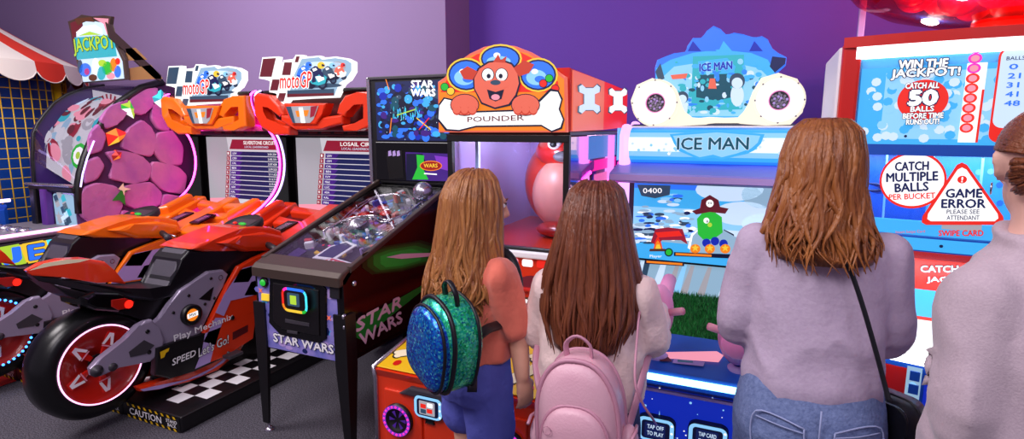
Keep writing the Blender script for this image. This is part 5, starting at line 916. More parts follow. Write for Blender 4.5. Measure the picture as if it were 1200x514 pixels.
m = MB(); zb = cy_.inv(1120, 279)[1]; zt = cy_.inv(1120, 262)[1]; arcbox(m, -HA + .05, HA - .04, zb, zt, -.02, -.002, 'lit_ice'); ct('SWIPE CARD', (1100, 276), (1152, 276), 6.5, 'lit_red', off=.004, bold=.03); ct('Insert Swipe Card', (1050, 274), (1084, 273), 4, 'lit_red', off=.004); apoly(m, cy_.inv(1103, 270)[0], cy_.inv(1150, 270)[0], zb + .03, zt + .002, 'lit_grey', .0, 3); m.build('swipe_strip', t)
m = MB(); arcbox(m, -HA + .02, HA - .02, zb - .055, zb, -.1, .03, 'blue'); apoly(m, -HA + .03, HA - .03, zb - .05, zb - .005, 'lit_ice', .032)
for k in range(9): m.disc(cy_, -.58 + .14 * k, zb - .028, .006, .006, 'navy', .034, 8)
m.build('middle_rail', t)
lo = Cyl(CXB, 2.62, 2.2); m = MB(); arcbox(m, -HA + .05, HA - .05, .80, zb - .05, -.06, .0, 'lit_red', surf=lo); apoly(m, -HA + .06, HA - .06, .86, .97, 'lit_ice', .004, surf=lo)
m.tpx(lo, 'CATCH ALL', 1079, 318, 1150, 318, 7.5, 'lit_white', off=.008, bold=.03, out='lit_navy', oa=.05); m.tpx(lo, 'JACKPOT', 1086, 331, 1150, 331, 7.5, 'lit_white', off=.008, bold=.03, out='lit_navy', oa=.05); m.build('bucket_back_panel', t)
m = MB(); q = at_depth(1112, 342, 2.35); bp = Pl((q.x, 2.42, .86), (1, 0, 0), (0, 1, 0)); m.lathe(bp, [(.05, 0), (.07, .14), (.075, .15), (.078, .165), (.07, .165), (.065, .15), (.045, .02), (0, .02)], 'lit_teal', 26, mats=['lit_ice', 'lit_navy', 'lit_navy', 'lit_navy', 'navy', 'navy', 'navy']); m.build('catch_bucket', t)
area('window_lamp', (CXB, 2.62, 1.49), 1.1, 9, (.75, .9, 1), (CXB, 2.66, 1.1), .12); area('bucket_lamp', (CXB, 2.50, 1.05), 1.1, 6, (.8, .92, 1), (CXB, 2.6, .8), .08)
# glowing shelf and lower cabinet
sh_ = Cyl(CXB, 2.30, 1.5); m = MB(); arcbox(m, -.62, .62, .80, .845, -.34, .03, 'lit_white', surf=sh_); m.build('lit_shelf', t)
m = MB(); arcbox(m, -.63, .63, .765, .80, -.3, .012, 'tube_white', surf=sh_); m.build('shelf_light', t)
m = MB(); arcbox(m, -.60, .60, .03, .765, -.36, -.01, 'blue', surf=sh_); pa = lambda x, y: sh_.inv(x, y)[0]
a_, b_ = pa(1036, 440), pa(1062, 440); apoly(m, a_ - .25, b_, .04, .74, 'red', -.006, surf=sh_); apoly(m, b_, b_ + .045, .04, .75, 'lit_fog', -.005, surf=sh_)
for k in range(10): m.disc(sh_, b_ + .022, .08 + .066 * k, .014, .02, 'lit_sky', -.003, 10)
for k in range(2): m.prism(sh_, [(b_ + .01, .70 - .05 * k), (b_ + .04, .70 - .05 * k), (b_ + .04, .735 - .05 * k), (b_ + .01, .735 - .05 * k)], 'blue', .006, -.004)
apoly(m, b_ + .055, b_ + .6, .04, .745, 'lit_deepblue', -.007, surf=sh_); m.stroke(sh_, [(b_ + .065, .04), (b_ + .065, .60), (b_ + .075, .615), (b_ + .32, .62), (b_ + .33, .6), (b_ + .33, .04)], .016, 'red', -.002)
for k in range(3): m.disc(sh_, b_ - .015, .12 + .25 * k, .006, .006, 'navy', -.003, 8); m.disc(sh_, b_ + .1, .12 + .2 * k, .006, .006, 'navy', -.003, 8)
m.build('lower_cabinet', t)
# dome of red balls on top
dc = V((.86, 3.0, 2.28)); m = MB(); rings = []
dome = m.lathe(Pl(dc, (1, 0, 0), (0, 1, 0)), [(.62, .02), (.60, -.06), (.54, -.13), (.42, -.2), (.25, -.25), (.1, -.265)], 'dome_red', 48); m.lathe(Pl(dc, (1, 0, 0), (0, 1, 0)), [(.62, .02), (.6, .15), (.5, .3), (.3, .4), (0, .44)], 'dome_red', 48); m.build('ball_dome', t)
m = MB(); m.tube([dc + V((.625 * math.cos(6.2832 * k / 56), .625 * math.sin(6.2832 * k / 56), .02)) for k in range(56)], .016, 'red', 8, closed=True); m.lathe(Pl(dc + V((0, 0, 0)), (1, 0, 0), (0, 1, 0)), [(.14, -.38), (.12, -.3), (.12, -.25), (0, -.25)], 'red', 24); m.build('dome_collar', t)
m = MB()
for x in (.38, 1.34): m.box((x - .012, 3.3, 1.92), (x + .016, 3.33, 2.6), 'lavender', .003)
m.build('dome_post', t)
for k in range(3):                                    # bulbs inside the dome
    l = bpy.data.lights.new('dome_bulb', 'POINT'); l.energy = 18; l.color = (1, .55, .5); l.shadow_soft_size = .06; lo_ = bpy.data.objects.new('dome_bulb', l); col.objects.link(lo_); lo_.location = dc + V((.28 * math.cos(2.1 * k + 1), .28 * math.sin(2.1 * k + 1), .24))
for k in range(4):
    l = bpy.data.lights.new('collar_bulb', 'POINT'); l.energy = 5; l.color = (1, .7, .65); l.shadow_soft_size = .04; lo_ = bpy.data.objects.new('collar_bulb', l); col.objects.link(lo_); lo_.location = dc + V((.34 * math.cos(1.5708 * k + .8), .34 * math.sin(1.5708 * k + .8), -.32))
rn = random.Random(17); first = None; N_ = 0
for r_, n, z in ((.0, 1, -.17), (.17, 6, -.145), (.34, 12, -.09), (.51, 18, .02), (.0, 1, .0), (.17, 6, .02), (.34, 11, .07)):
    for k in range(n):
        a = 6.2832 * (k + .5 * (n % 2)) / n; p = dc + V((r_ * math.cos(a), r_ * math.sin(a), z))
        if first is None:
            first = MB().ell(p, .078, 'red', n=14).build('play_ball', orig=p); b = first
        else: b = first.copy(); col.objects.link(b); b.location = p
        tag(b, 'red ball heaped with others in the clear dome atop the ball-catching game', 'ball', 'red balls in the dome')
# ================================================================ people
class Fig:                                     # local frame of a standing figure: s = to its right, f = forward
    def __init__(g, x, y, a):
        g.o = V((x, y, 0)); g.f = V((math.sin(R(a)), math.cos(R(a)), 0)); g.s = V((math.cos(R(a)), -math.sin(R(a)), 0))
    def L(g, s, f, z): return g.o + g.s * s + g.f * f + V((0, 0, z))
    def loc(g, p): d = V(p) - g.o; return (d.dot(g.s), d.dot(g.f), d.z)
    def ring(g, z, a, b, s=0, f=0, n=28, e=.85, tilt=0):
        out = []
        for i in range(n):
            t = 6.2832 * i / n; c, q = math.cos(t), math.sin(t); x = a * math.copysign(abs(c)**e, c); out.append(g.L(s + x, f + b * math.copysign(abs(q)**e, q), z + tilt * x))
        return out
def fused(name, mb, mat, parent, vox=.009, smooth=6, wrinkle=0, wf=9, stretch=.45, seed=0):   # one continuous skin over overlapping limb shapes
    tmp = bpy.data.objects.new('build', mb.mesh('build')); col.objects.link(tmp)
    r_ = tmp.modifiers.new('r', 'REMESH'); r_.mode = 'VOXEL'; r_.voxel_size = vox
    s_ = tmp.modifiers.new('s', 'SMOOTH'); s_.iterations = smooth; s_.factor = .5
    dg = bpy.context.evaluated_depsgraph_get(); dg.update(); me = bpy.data.meshes.new_from_object(tmp.evaluated_get(dg)); bpy.data.objects.remove(tmp)
    if wrinkle:
        for v in me.vertices:
            q = V((v.co.x * wf, v.co.y * wf, v.co.z * wf * stretch + v.co.x * 3)) + V((seed, 0, 0)); n_ = noise.noise(q) + .5 * noise.noise(q * 2.3); n_ = -abs(n_) * 1.4 + .35
            v.co += v.normal * (wrinkle * n_)
    base = LOC[parent.name]
    for v in me.vertices: v.co -= base
    me.materials.clear(); me.materials.append(MT(mat)); me.polygons.foreach_set('use_smooth', [True] * len(me.polygons)); me.polygons.foreach_set('material_index', [0] * len(me.polygons)); me.name = name
    o = bpy.data.objects.new(name, me); col.objects.link(o); LOC[o.name] = base; o.parent = parent; return o
def limb(mb, P, r, n=14, k=4): 
    Q = spline(P, k); rr = []
    for i in range(len(P) - 1): rr += [r[i] + (r[i + 1] - r[i]) * j / k for j in range(k)]
    mb.tube(Q, rr + [r[-1]], 'skin', n); mb.ell(Q[0], r[0], 'skin', n=10); mb.ell(Q[-1], r[-1], 'skin', n=10)
def hand(mb, w, d, pn, th, sc=1.0, curl=35):      # w wrist, d pointing direction, pn palm side, th thumb side
    d = V(d).normalized(); pn = V(pn); pn = (pn - d * pn.dot(d)).normalized(); th = V(th); th = (th - d * th.dot(d) - pn * th.dot(pn)).normalized(); w = V(w)
    M = Matrix((th, d, pn)).transposed(); mb.ell(w + d * .045 * sc, (.038 * sc, .05 * sc, .016 * sc), 'skin', M, 12)
    for k, (ln, x) in enumerate(((.066, .03), (.075, .0105), (.070, -.010), (.055, -.029))):
        p = w + d * .078 * sc + th * x * sc * 1.08; seg = [p - d * .03 * sc, p]; dr = d.copy()
        for j, fr in enumerate((.45, .32, .25)):
            ang = R(curl * (.7 + .3 * j)); dr = (dr * math.cos(ang) + pn * math.sin(ang)).normalized(); p = p + dr * ln * fr * sc; seg.append(p)
        mb.tube(seg, [.0095 * sc, .0092 * sc, .0085 * sc, .0078 * sc, .0065 * sc], 'skin', 8); mb.ell(p, .0065 * sc, 'skin', n=6)
    p = w + d * .02 * sc + th * .028 * sc; q = p + (d * .6 + th * .6 + pn * .35).normalized() * .034 * sc; e = q + (d * .85 + th * .1 + pn * .5).normalized() * .032 * sc
    mb.tube([p, q, e], [.0125 * sc, .0105 * sc, .008 * sc], 'skin', 8); mb.ell(e, .008 * sc, 'skin', n=6)
def head(mb, g, c, sc, yaw=0, pitch=0):           # skull, jaw, nose, lips, ears joined into the body's skin
    f = g.f * math.cos(R(yaw)) + g.s * math.sin(R(yaw)); s = V((f.y, -f.x, 0)); f = (f * math.cos(R(pitch)) - V((0, 0, math.sin(R(pitch))))).normalized(); u = s.cross(f)
    M = Matrix((s, f, u)).transposed(); P = lambda a, b, z: c + (s * a + f * b + u * z) * sc
    mb.ell(P(0, -.012, .025), (.074 * sc, .094 * sc, .088 * sc), 'skin', M, 18); mb.ell(P(0, .02, -.045), (.058 * sc, .066 * sc, .075 * sc), 'skin', M, 16); mb.ell(P(0, .052, -.092), (.026 * sc, .024 * sc, .02 * sc), 'skin', M, 10)
    mb.tube([P(0, .082, .025), P(0, .1, -.008), P(0, .108, -.024), P(0, .088, -.032)], [.008 * sc, .011 * sc, .014 * sc, .01 * sc], 'skin', 8)
    for a in (-1, 1): mb.ell(P(a * .014, .09, -.026), .009 * sc, 'skin', n=6); mb.ell(P(a * .038, .06, -.02), (.024 * sc, .02 * sc, .02 * sc), 'skin', M, 8); mb.ell(P(a * .03, .078, .03), (.022 * sc, .012 * sc, .008 * sc), 'skin', M, 8)
    for a in (-1, 1):
        q = [P(a * .072, -.008, .012), P(a * .083, -.022, .028), P(a * .084, -.03, .01), P(a * .078, -.02, -.018), P(a * .071, -.004, -.03)]; mb.tube(spline(q, 3), .0075 * sc, 'skin', 6); mb.ell(P(a * .074, -.014, .0), (.006 * sc, .016 * sc, .026 * sc), 'skin', M, 8)
    mb.ell(P(0, .086, -.056), (.02 * sc, .009 * sc, .006 * sc), 'skin', M, 8); mb.ell(P(0, .084, -.066), (.017 * sc, .009 * sc, .006 * sc), 'skin', M, 8)
    return P, M
def face(t, P, M, sc):
    for a in (-1, 1): m = MB(); m.ell(P(a * .03, .077, .012), (.013 * sc, .009 * sc, .008 * sc), 'white', M, 10); m.ell(P(a * .03, .0845, .012), (.006 * sc, .003 * sc, .006 * sc), 'eye', M, 8); m.tube([P(a * .016, .088, .034), P(a * .03, .09, .039), P(a * .046, .08, .033)], .0025 * sc, 'hair_brown', 5); m.tube([P(a * .017, .0845, .018), P(a * .03, .088, .022), P(a * .044, .081, .017)], .0018 * sc, 'eye', 5); m.build('eye', t)
    m = MB(); m.tube([P(-.021, .088, -.06), P(-.008, .095, -.058), P(.008, .095, -.058), P(.021, .088, -.06)], .0036 * sc, 'lips', 6); m.tube([P(-.018, .087, -.063), P(0, .093, -.066), P(.018, .087, -.063)], .004 * sc, 'lips', 6); m.build('lips', t)
def hair(t, g, keys, az, mat, n=150, wave=.012, seed=1, r0=.011, part=0, shell=True, freq=2.0, az2=None, curl=0, name='hair'):
    # keys: (t, z, s, f, rs, rb) of the hair's outer outline from crown to tips; az: how far it runs round from the back on either side
    rn = random.Random(seed); K = keys
    def at(tt, ph, sh=1.0):
        tt = max(0, min(1, tt))
        for i in range(len(K) - 1):
            if tt <= K[i + 1][0]: break
        a, b = K[i], K[i + 1]; f = (tt - a[0]) / (b[0] - a[0]); c = [a[j] + (b[j] - a[j]) * f for j in range(6)]
        return g.L(c[2] + c[4] * sh * math.sin(ph), c[3] - c[5] * sh * math.cos(ph), c[1])
    m = MB(); lo, hi = az
    if shell:
        rows = [[at(j / 24, R(lo + (hi - lo) * i / 30), .93) for i in range(31)] for j in range(25)]
        rows2 = [[at(j / 24, R(lo + (hi - lo) * i / 30), .60) for i in range(31)] for j in range(25)]
        # wavy hem on the shell
        for rw in (rows, rows2):
            for i in range(31): rw[24][i] += V((0, 0, .045 + .012 * math.sin(i * 1.1)))
        m.loft(rows, mat, closed=False); m.loft(rows2[::-1], mat, closed=False)
        m.loft([rows[24], rows2[24]], mat, closed=False)
        m.loft([[r_[0] for r_ in rows], [r_[0] for r_ in rows2]], mat, closed=False); m.loft([[r_[-1] for r_ in rows], [r_[-1] for r_ in rows2]], mat, closed=False)
    for k in range(n):
        ph = R(rn.uniform(lo, hi)); end = rn.uniform(.82, 1.03) if k % 4 else rn.uniform(.5, .9); p0 = rn.uniform(0, 6.28); dr = rn.uniform(-.22, .22); sh = rn.uniform(.9, 1.03); S = 26; P = []; w_ = wave * rn.uniform(.5, 1.5); fr = freq * rn.uniform(.8, 1.3)
        st = .02 + .10 * rn.random()
        for j in range(S + 1):
            u = j / S; tt = st + (end - st) * u; q = ph + dr * u * u + (w_ * 6 * math.sin(fr * 6.28 * u + p0)) * u
            p = at(min(tt, 1), q, sh + .03 * math.sin(fr * 5 * u + p0 * 2) * u + curl * u**3)
            if tt > 1: p += V((0, 0, -(tt - 1) * .3))
            P.append(p)
        rr = [r0 * (.5 + .7 * math.sin(math.pi * min(1, .15 + u * .95)))* (1 if u < .8 else (1.05 - u) * 4) for u in [j / S for j in range(S + 1)]]
        m.tube(P, rr, mat, 6, flat=.55)
    return m.build(name, t)
def trousers(mb, g, hip, knee, ankle, r, zt, ring):
    for sd in (-1, 1): limb(mb, [g.L(sd * hip[0], hip[1], hip[2]), g.L(sd * knee[0], knee[1], knee[2]), g.L(sd * ankle[0], ankle[1], ankle[2])], r, 16)
def shoes(t, g, sd0, f0, ln, mat):
    for sd in (-1, 1):
        m = MB(); R_ = []
        for z, a, b, fo in ((0, .045, ln / 2, .04), (.02, .048, ln / 2 + .004, .04), (.05, .042, ln / 2 - .02, .03), (.085, .036, ln / 3.4, -.02), (.1, .03, ln / 4.2, -.03)): R_.append(g.ring(z, a, b, sd * sd0, f0 + fo, 20))
        m.loft(R_, mat); m.loft([g.ring(-.0 + z, .048, ln / 2 + .006, sd * sd0, f0 + .04, 20) for z in (0, .018)], 'white'); m.build('shoe', t)

# ---------------------------------------------------------------- girl in the coral shirt
g = Fig(-.900, 1.70, 30); LOC_ = (g.o.x, g.o.y, 0)
t = thing('person', 'girl in coral t-shirt and blue shorts with long wavy ginger hair', 'person', LOC_)
b = MB(); b.loft([g.ring(z, a, d, 0, f) for z, a, d, f in ((.66, .10, .08, 0), (.74, .135, .1, -.01), (.85, .12, .085, 0), (.95, .115, .08, 0), (1.08, .135, .085, 0), (1.15, .12, .07, 0), (1.2, .05, .05, 0), (1.25, .043, .045, .01))], 'skin')
limb(b, [g.L(0, 0, 1.16), g.L(0, .01, 1.28)], [.048, .044])
hc = g.L(0, .025, 1.335); P, M = head(b, g, hc, .93, yaw=18, pitch=8)
Rs, Re, Rw = g.L(.145, 0, 1.11), at_depth(606, 392, 1.92), at_depth(612, 440, 1.90)
limb(b, [Rs, Re, Rw], [.046, .037, .026]); d_ = (Rw - Re).normalized(); hand(b, Rw, d_ + V((0, .1, 0)), -g.s, g.f, .86, 30)
Ls, Le, Lw = g.L(-.145, 0, 1.11), g.L(-.17, .07, .93), g.L(-.10, .27, .90); limb(b, [Ls, Le, Lw], [.046, .037, .026]); hand(b, Lw, (Lw - Le), (0, 0, -1), g.s, .86, 25)
for sd in (-1, 1): limb(b, [g.L(sd * .075, 0, .70), g.L(sd * .08, .015, .40), g.L(sd * .08, -.02, .09)], [.083, .055, .038]); b.ell(g.L(sd * .08, .03, .04), (.035, .08, .035), 'skin', Matrix((g.s, g.f, V((0, 0, 1)))).transposed())
fused('body', b, 'skin', t, .0075, 3); face(t, P, M, .93); shoes(t, g, .08, .0, .22, 'grey')
m = MB(); m.loft([g.ring(z, a, d, 0, f) for z, a, d, f in ((.815, .152, .118, -.01), (.86, .148, .112, -.01), (.95, .145, .105, 0), (1.06, .152, .105, 0), (1.13, .15, .095, 0), (1.18, .10, .075, 0), (1.205, .06, .06, 0))], 'skin')
limb(m, [Rs - V((0, 0, -.005)), Rs.lerp(Re, .5), Rs.lerp(Re, .80)], [.064, .062, .060]); limb(m, [Ls, Ls.lerp(Le, .5), Ls.lerp(Le, .9)], [.064, .062, .06])
fused('t_shirt', m, 'shirt_coral', t, .009, 6, .017, 8, .5, 1)
m = MB(); m.loft([g.ring(z, a, d, 0, f) for z, a, d, f in ((.67, .15, .125, -.012), (.72, .158, .13, -.018), (.78, .15, .12, -.012), (.83, .14, .11, -.005))], 'skin')
for sd in (-1, 1): limb(m, [g.L(sd * .075, -.005, .71), g.L(sd * .08, 0, .62), g.L(sd * .084, .0, .555)], [.088, .09, .09], 18)
sh = fused('shorts', m, 'shorts_blue', t, .009, 5, .007, 10, .6, 5)
hair(t, g, [(0, 1.462, 0, .01, .01, .012), (.04, 1.458, 0, .01, .045, .055), (.1, 1.43, 0, .005, .078, .09), (.2, 1.37, 0, .0, .096, .112), (.35, 1.27, 0, -.01, .108, .115), (.5, 1.18, 0, -.02, .125, .12), (.75, 1.07, -.01, -.03, .165, .14), (1, .975, -.02, -.035, .165, .14)], (-125, 116), 'hair_ginger', 210, .028, 3, .0115, freq=2.2)
# ---------------------------------------------------------------- sequin backpack
def backpack(g, c, w_, h, d, roll, name, label, body, pocket, trim, pk_=(.82, .62, .14)):
    t = thing(name, label, 'backpack', (c.x, c.y, c.z - h / 2)); n = -g.f; cr, sr = math.cos(R(roll)), math.sin(R(roll)); u = -(g.s * -1) * cr + V((0, 0, 1)) * sr; u = u.normalized(); v = n.cross(u).normalized()
    sf = Pl(c, u, v); w2, h2 = w_ / 2, h / 2
    def outline(k, q=0): 
        P = []; 
        for i in range(40):
            a = 6.2832 * i / 40; x, y = math.cos(a), math.sin(a); e = .55 if y < 0 else .8
            P.append((w2 * k * math.copysign(abs(x)**e, x) * (1 - .1 * max(0, y)) - q * 0, h2 * k * math.copysign(abs(y)**e, y)))
        return P
    m = MB(); m.loft([[sf.at(a, b_, o_) for a, b_ in outline(k)] for k, o_ in ((.9, -d * .5), (1, -d * .38), (1.01, 0), (1.0, d * .3), (.93, d * .45), (.75, d * .56), (.4, d * .62), (.1, d * .63))], body); m.build('main_bag', t)
    m = MB(); kx, ky, kd = pk_; pk = [(a * kx, b_ * ky - h * kd) for a, b_ in outline(1)]; m.loft([[sf.at(a * k, (b_ + h * kd) * k - h * kd, o_) for a, b_ in pk] for k, o_ in ((1, d * .30), (1.02, d * .52), (.97, d * .68), (.85, d * .76), (.5, d * .82), (.1, d * .83))], pocket)
    fp = m.build('front_pocket', t); m = MB(); m.tube([sf.at(a * 1.02, (b_ + h * kd) * 1.02 - h * kd, d * .60) for a, b_ in pk], .005, trim, 6, closed=True); m.build('zip', fp)
    m = MB(); m.tube([sf.at(a * 1.005, b_ * 1.005, d * .36) for a, b_ in outline(1)], .0075, trim, 6, closed=True); m.tube([sf.at(a * 1.0, b_ * 1.0, -d * .36) for a, b_ in outline(1)], .006, trim, 6, closed=True); m.build('piping', t)
    m = MB(); m.tube(spline([sf.at(-.035, h2 * .95, -.0), sf.at(-.034, h2 + .035, .01), sf.at(0, h2 + .06, .015), sf.at(.034, h2 + .035, .01), sf.at(.035, h2 * .95, 0)], 4), .009, trim, 8, flat=.5); m.build('handle', t)
    return t, sf
bc = at_depth(523, 393, 1.70)
t, sf = backpack(g, at_depth(524, 397, 1.71), .235, .275, .115, -14, 'sequin_backpack', 'blue and green sequin backpack worn by the girl in the coral shirt', 'sequin_green', 'sequin', 'leather_black', (.93, .88, .03))
m = MB(); m.tube(spline([sf.at(.11, -.13, -.04), at_depth(556, 404, 1.74), at_depth(570, 386, 1.78), g.L(.165, .0, .97), g.L(.17, .06, 1.06), g.L(.12, .07, 1.16), g.L(.09, 0, 1.205), g.L(.08, -.11, 1.14)], 5), .016, 'leather_black', 8, flat=.35); m.build('strap', t)
m = MB(); m.tube(spline([sf.at(-.11, -.13, -.04), g.L(-.16, -.02, .9), g.L(-.17, .08, 1.0), g.L(-.12, .08, 1.14), g.L(-.09, 0, 1.205), g.L(-.08, -.11, 1.14)], 5), .016, 'leather_black', 8, flat=.35); m.build('strap', t)

# ---------------------------------------------------------------- girl in the cream hoodie
g = Fig(-.472, 1.69, -2); t = thing('person', 'girl in pale pink hoodie with long straight brown hair', 'person', (g.o.x, g.o.y, 0))
b = MB(); b.loft([g.ring(z, a, d, 0, f) for z, a, d, f in ((.66, .10, .08, 0), (.74, .135, .1, -.01), (.85, .12, .085, 0), (1.06, .135, .085, 0), (1.13, .12, .07, 0), (1.18, .05, .05, 0), (1.24, .043, .045, .01))], 'skin')
limb(b, [g.L(0, 0, 1.14), g.L(0, .01, 1.26)], [.048, .044]); hc = g.L(0, .03, 1.315); P, M = head(b, g, hc, .92, yaw=10, pitch=12)
Rs, Re, Rw = g.L(.14, 0, 1.09), at_depth(762, 396, 1.80), g.L(.16, .28, .97); Ls, Le, Lw = g.L(-.14, 0, 1.09), g.L(-.20, .06, .90), g.L(-.12, .27, .93)
for A, E, W_, q in ((Rs, Re, Rw, -1), (Ls, Le, Lw, 1)): limb(b, [A, E, W_], [.045, .037, .027]); hand(b, W_, W_ - E, g.s * q, V((0, 0, 1)), .85, 40)
for sd in (-1, 1): limb(b, [g.L(sd * .075, 0, .68), g.L(sd * .08, .015, .39), g.L(sd * .08, -.02, .09)], [.083, .055, .038]); b.ell(g.L(sd * .08, .03, .04), (.035, .08, .035), 'skin', Matrix((g.s, g.f, V((0, 0, 1)))).transposed())
fused('body', b, 'skin_pale', t, .0075, 3); face(t, P, M, .92); shoes(t, g, .08, 0, .22, 'white')
m = MB(); m.loft([g.ring(z, a, d, 0, f) for z, a, d, f in ((.74, .165, .13, -.005), (.80, .172, .135, -.005), (.9, .168, .125, 0), (1.02, .165, .118, 0), (1.09, .158, .105, 0), (1.14, .12, .085, 0), (1.175, .075, .07, 0))], 'skin')
for A, E, W_ in ((Rs, Re, Rw), (Ls, Le, Lw)): limb(m, [A, A.lerp(E, .5), E, E.lerp(W_, .9)], [.068, .066, .062, .045], 16)
m.loft([g.ring(1.11, .10, .05, 0, -.07), g.ring(1.13, .115, .065, 0, -.075), g.ring(1.17, .10, .055, 0, -.06), g.ring(1.185, .08, .035, 0, -.05)], 'skin')
fused('hoodie', m, 'hoodie', t, .009, 6, .017, 8, .5, 9)
m = MB(); m.loft([g.ring(z, a, d, 0, f) for z, a, d, f in ((.66, .15, .125, -.012), (.72, .155, .128, -.018), (.78, .145, .115, -.012))], 'skin')
for sd in (-1, 1): limb(m, [g.L(sd * .075, -.005, .69), g.L(sd * .08, 0, .62), g.L(sd * .084, .0, .56)], [.086, .088, .088], 18)
fused('denim_shorts', m, 'denim_dark', t, .01, 5, .007, 10, .6, 5)
hair(t, g, [(0, 1.44, 0, .01, .01, .012), (.04, 1.436, 0, .01, .045, .055), (.1, 1.41, 0, .005, .076, .088), (.2, 1.35, 0, .0, .094, .108), (.35, 1.25, 0, -.012, .115, .118), (.5, 1.14, 0, -.02, .145, .125), (.75, 1.03, 0, -.025, .155, .14), (1, .915, 0, -.03, .12, .145)], (-120, 116), 'hair_brown', 200, .010, 8, .0105, freq=1.6)
t2, sf = backpack(g, g.L(.03, -.235, .79), .235, .36, .13, 3, 'pink_backpack', 'pale pink leather backpack worn by the girl in the pink hoodie', 'leather_pink', 'leather_pink', 'leather_trim')
for sd in (-1, 1):
    m = MB(); m.tube(spline([sf.at(sd * .10, -.13, -.05), g.L(sd * .17, -.06, .84), g.L(sd * .175, .08, .95), g.L(sd * .125, .11, 1.07), g.L(sd * .095, .02, 1.165), g.L(sd * .07, -.1, 1.06)], 5), .014, 'leather_trim', 8, flat=.35); m.build('strap', t2)
    m = MB(); m.ell(sf.at(sd * .13, -.085, -.01), (.03, .045, .07), 'leather_pink', n=12); m.tube([sf.at(sd * .15, -.03, -.04), sf.at(sd * .155, -.025, 0), sf.at(sd * .15, -.03, .04)], .005, 'leather_trim', 6); m.build('side_pocket', t2)
m = MB(); rn = random.Random(3)
for k in range(7):
    c = (rn.uniform(-.07, .07), rn.uniform(-.12, .02))
    for i in range(5): m.tube([sf.at(c[0] + .012 * math.cos(1.2566 * i + .4 * j) , c[1] + .012 * math.sin(1.2566 * i + .4 * j), .108) for j in range(4)], .0012, 'leather_trim', 4)
m.build('embossing', t2)
o = MB().tube(spline([g.L(.155, -.06, 1.06), at_depth(744, 440, 1.60), at_depth(752, 470, 1.60), at_depth(766, 492, 1.66), g.L(.2, .1, .62)], 6), .004, 'leather_trim', 6).build('cord'); tag(o, 'thin pinkish cord strap hanging beside the girl in the pink hoodie', 'strap')

# ---------------------------------------------------------------- woman in mauve
g = Fig(.150, 1.70, -6); t = thing('person', 'woman in mauve top and blue jeans with auburn shoulder-length hair', 'person', (g.o.x, g.o.y, 0))
b = MB(); b.loft([g.ring(z, a, d, 0, f) for z, a, d, f in ((.78, .14, .11, 0), (.88, .165, .115, -.01), (1.0, .14, .1, 0), (1.08, .14, .1, 0), (1.22, .14, .095, 0), (1.31, .105, .07, 0), (1.36, .07, .06, 0), (1.42, .052, .055, .01))], 'skin')
limb(b, [g.L(0, 0, 1.32), g.L(0, .015, 1.45)], [.056, .052]); hc = g.L(0, .03, 1.505); P, M = head(b, g, hc, 1.0, yaw=-6, pitch=8)
Ls, Le, Lw = g.L(-.155, 0, 1.275), g.L(-.198, .02, 1.035), g.L(-.10, .22, .985); Rs, Re, Rw = g.L(.155, 0, 1.275), g.L(.188, .05, 1.03), g.L(.08, .25, 1.0)
for A, E, W_, q in ((Rs, Re, Rw, -1), (Ls, Le, Lw, 1)): limb(b, [A - V((0, 0, .02)), E, W_], [.034, .031, .026]); hand(b, W_, W_ - E + V((0, .1, 0)), g.s * q, V((0, 0, 1)), 1.0, 45)
for sd in (-1, 1): limb(b, [g.L(sd * .09, 0, .80), g.L(sd * .1, .015, .46), g.L(sd * .1, -.02, .09)], [.1, .062, .044]); b.ell(g.L(sd * .1, .03, .045), (.04, .1, .04), 'skin', Matrix((g.s, g.f, V((0, 0, 1)))).transposed())
fused('body', b, 'skin', t, .009, 3); face(t, P, M, 1.0); shoes(t, g, .1, 0, .25, 'white')
m = MB(); m.loft([g.ring(z, a, d, 0, f) for z, a, d, f in ((.885, .172, .135, -.005), (.93, .175, .138, -.005), (1.0, .168, .13, 0), (1.1, .165, .125, 0), (1.2, .168, .12, 0), (1.275, .165, .105, 0), (1.32, .12, .088, 0), (1.36, .085, .075, 0))], 'skin')
for A, E, W_ in ((Rs, Re, Rw), (Ls, Le, Lw)): limb(m, [A, A.lerp(E, .5), E, E.lerp(W_, .88)], [.064, .062, .056, .043], 18)
fused('top', m, 'shirt_mauve', t, .009, 6, .016, 6.5, .55, 2)
m = MB(); m.loft([g.ring(z, a, d, 0, f) for z, a, d, f in ((.72, .178, .145, -.015), (.79, .192, .152, -.025), (.86, .186, .145, -.018), (.93, .168, .128, -.005))], 'skin')
for sd in (-1, 1): limb(m, [g.L(sd * .09, -.01, .80), g.L(sd * .1, .01, .46), g.L(sd * .1, -.015, .1)], [.106, .076, .062], 18)
j = fused('jeans', m, 'denim', t, .01, 5, .006, 9, .6, 7)
m = MB()
def onback(s, z, o_=0):                          # point on the rear of the jeans
    a, d, f = .19, .15, -.022; return g.L(s, f - d * math.sqrt(max(0, 1 - min(.98, (s / a)**2)))**.85 - .008 - o_, z)
for sd in (-1, 1):
    q = [onback(sd * s, z) for s, z in ((.035, .845), (.145, .855), (.145, .74), (.09, .705), (.035, .735), (.035, .845))]; m.tube(spline(q, 6), .0024, 'stitch', 5)
    m.tube(spline([onback(sd * s, z) for s, z in ((.035, .832), (.09, .838), (.145, .842))], 4), .0018, 'stitch', 5)
m.tube([onback(0, z) for z in (.90, .84, .78, .70)], .0024, 'stitch', 5); m.build('pocket_stitching', t)
